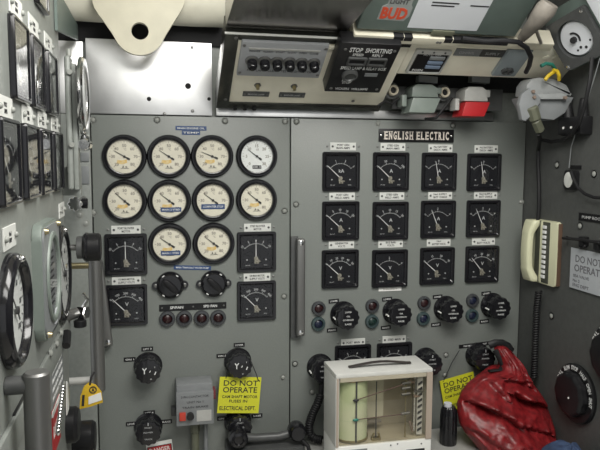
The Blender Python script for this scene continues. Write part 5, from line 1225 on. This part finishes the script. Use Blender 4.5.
# thick grab rail nearest the viewer
yG = -1.0
F4 = Frame((0, yG, 0), (1, 0, 0), (0, 0, 1), (0, -1, 0))
g0x, g0z = F4.hit(36, 371.5)
t = thing('grab_rail', 'thick dull steel grab rail in the bottom corner nearest the viewer', 'rail', Matrix.Identity(4))
part('upright', B().rod((g0x, yG, g0z-.34), (g0x, yG, g0z), .0172, 32).mesh('upright', STEEL), t)
part('cross_tube', B().rod((-.196, yG, g0z-.017), (g0x-.006, yG, g0z-.017), .0125, 20).mesh('cross_tube', DKGREY), t)
part('foot', B().rod((-.196, yG, g0z-.32), (g0x, yG, g0z-.32), .012, 16).mesh('foot', STEEL), t)
# lower side cabinet bits
a, b_ = LEFT.hit(55, 425)
t = thing('danger_plate', 'narrow red and white plate low on the side cabinet behind the grab rail', 'sign', LEFT.mw(a, b_, 0))
part('plate', B().box(-.05, .05, -.045, .045, 0, .003).mesh('plate', RED), t); part('band', B().box(-.05, .05, .034, .045, .0031, .0045).mesh('band', WHITE), t)
part('lettering', B().text('DANGER', 0, 0, .0031, .024, .08).mesh('lettering', WHITE), t)
a, b_ = LEFT.hit(20, 418)
t = thing('framed_tag', 'black slanted framed tag behind the grab rail, on the viewer side', 'label', LEFT.mw(a, b_, 0))
part('frame', B().ringprism(rrect(.10, .05, .004, 2), rrect(.085, .034, .003, 2), 0, .004).mesh('frame', BLACKM), t); part('insert', B().box(-.042, .042, -.017, .017, 0, .0015).mesh('insert', GREYPL), t)
for k, (px, py, lab) in enumerate(((66, 425, 'black low knob on the side cabinet beside the danger plate'), (84, 437, 'black low knob below the yellow tag'))):
    F5 = Frame((0, -.42+.16*k, 0), (1, 0, 0), (0, 0, 1), (0, -1, 0)); x, z = F5.hit(px, py)
    t = thing('low_knob', lab, 'knob', Matrix.Translation((x, -.42+.16*k, z)), 'black low knobs in the corner')
    part('grip', B().lathe([(0, -.035), (.036, -.035), (.040, -.025), (.040, .020), (.034, .028), (0, .030)], 32, mtx=Matrix.Rotation(PI/2, 4, 'Y')).mesh('grip', BLACKM), t)
    part('shaft', B().rod((-.197-x if x > -.16 else -.045, -.06 if k else 0, 0), (-.034, 0, 0), .010).mesh('shaft', STEEL), t)
ch = B(); p0, p1 = lw(63, 388, .02), lw(58, 432, .02)
for k in range(14):
    c_ = p0.lerp(p1, k/13); ch.ball(c_, .0045, 1, 1, 1.5, 8)
solo('bead_chain', ch.mesh('bead_chain', CHROME), 'short bright bead chain hanging on the side cabinet beside the red plate', 'chain')
solo('paper_tag', B().prism([(-.018, -.03), (.018, -.03), (.012, .03), (-.006, .038)], 0, .0012).mesh('paper_tag', PLATEW), 'small whitish paper tag beside the bead chain', 'tag', LEFT.mw(*LEFT.hit(67, 398, .015), .015))
# yellow tag
FY = Frame((0, -.225, 0), (1, 0, 0), (0, 0, 1), (0, -1, 0))
yp = [FY.hit(*q) for q in ((79.5, 409), (80.5, 396), (84, 386), (89, 382), (96, 384.5), (101.5, 391), (103, 402), (91, 406))]
t = thing('yellow_tag', 'yellow tag with a white patch tied under the corner rail', 'tag', FY.mw())
part('flap', B().prism(yp, 0, .004, .001).mesh('flap', TAGY), t)
wp = [FY.hit(*q, .005) for q in ((88.5, 397), (101, 392.5), (102, 400), (88.5, 404.5))]
part('patch', B().prism(wp, .0042, .0055).mesh('patch', WHITE), t)
c_ = FY.hit(93, 390, .005); part('stamp', B().arc(.008, .0025, 0, 2*PI-.001, .0042, .0052, c_, 24).text('A', c_[0], c_[1], .0043, .009, .008, bold=.04).mesh('stamp', INK), t)
s0 = FY.hit(83.5, 395, .005); s1 = FY.hit(82.8, 406, .005); part('stitching', B().bar(s0[0], s0[1], s1[0], s1[1], .006, .0042, .005).mesh('stitching', INK), t)
q0 = FY.hit(90, 383); part('tie', B().tube([(q0[0], q0[1]-.004, .002), (q0[0]+.004, q0[1]+.018, .010), (q0[0]+.012, q0[1]+.03, .006)], .0028, 8).mesh('tie', INK), t)
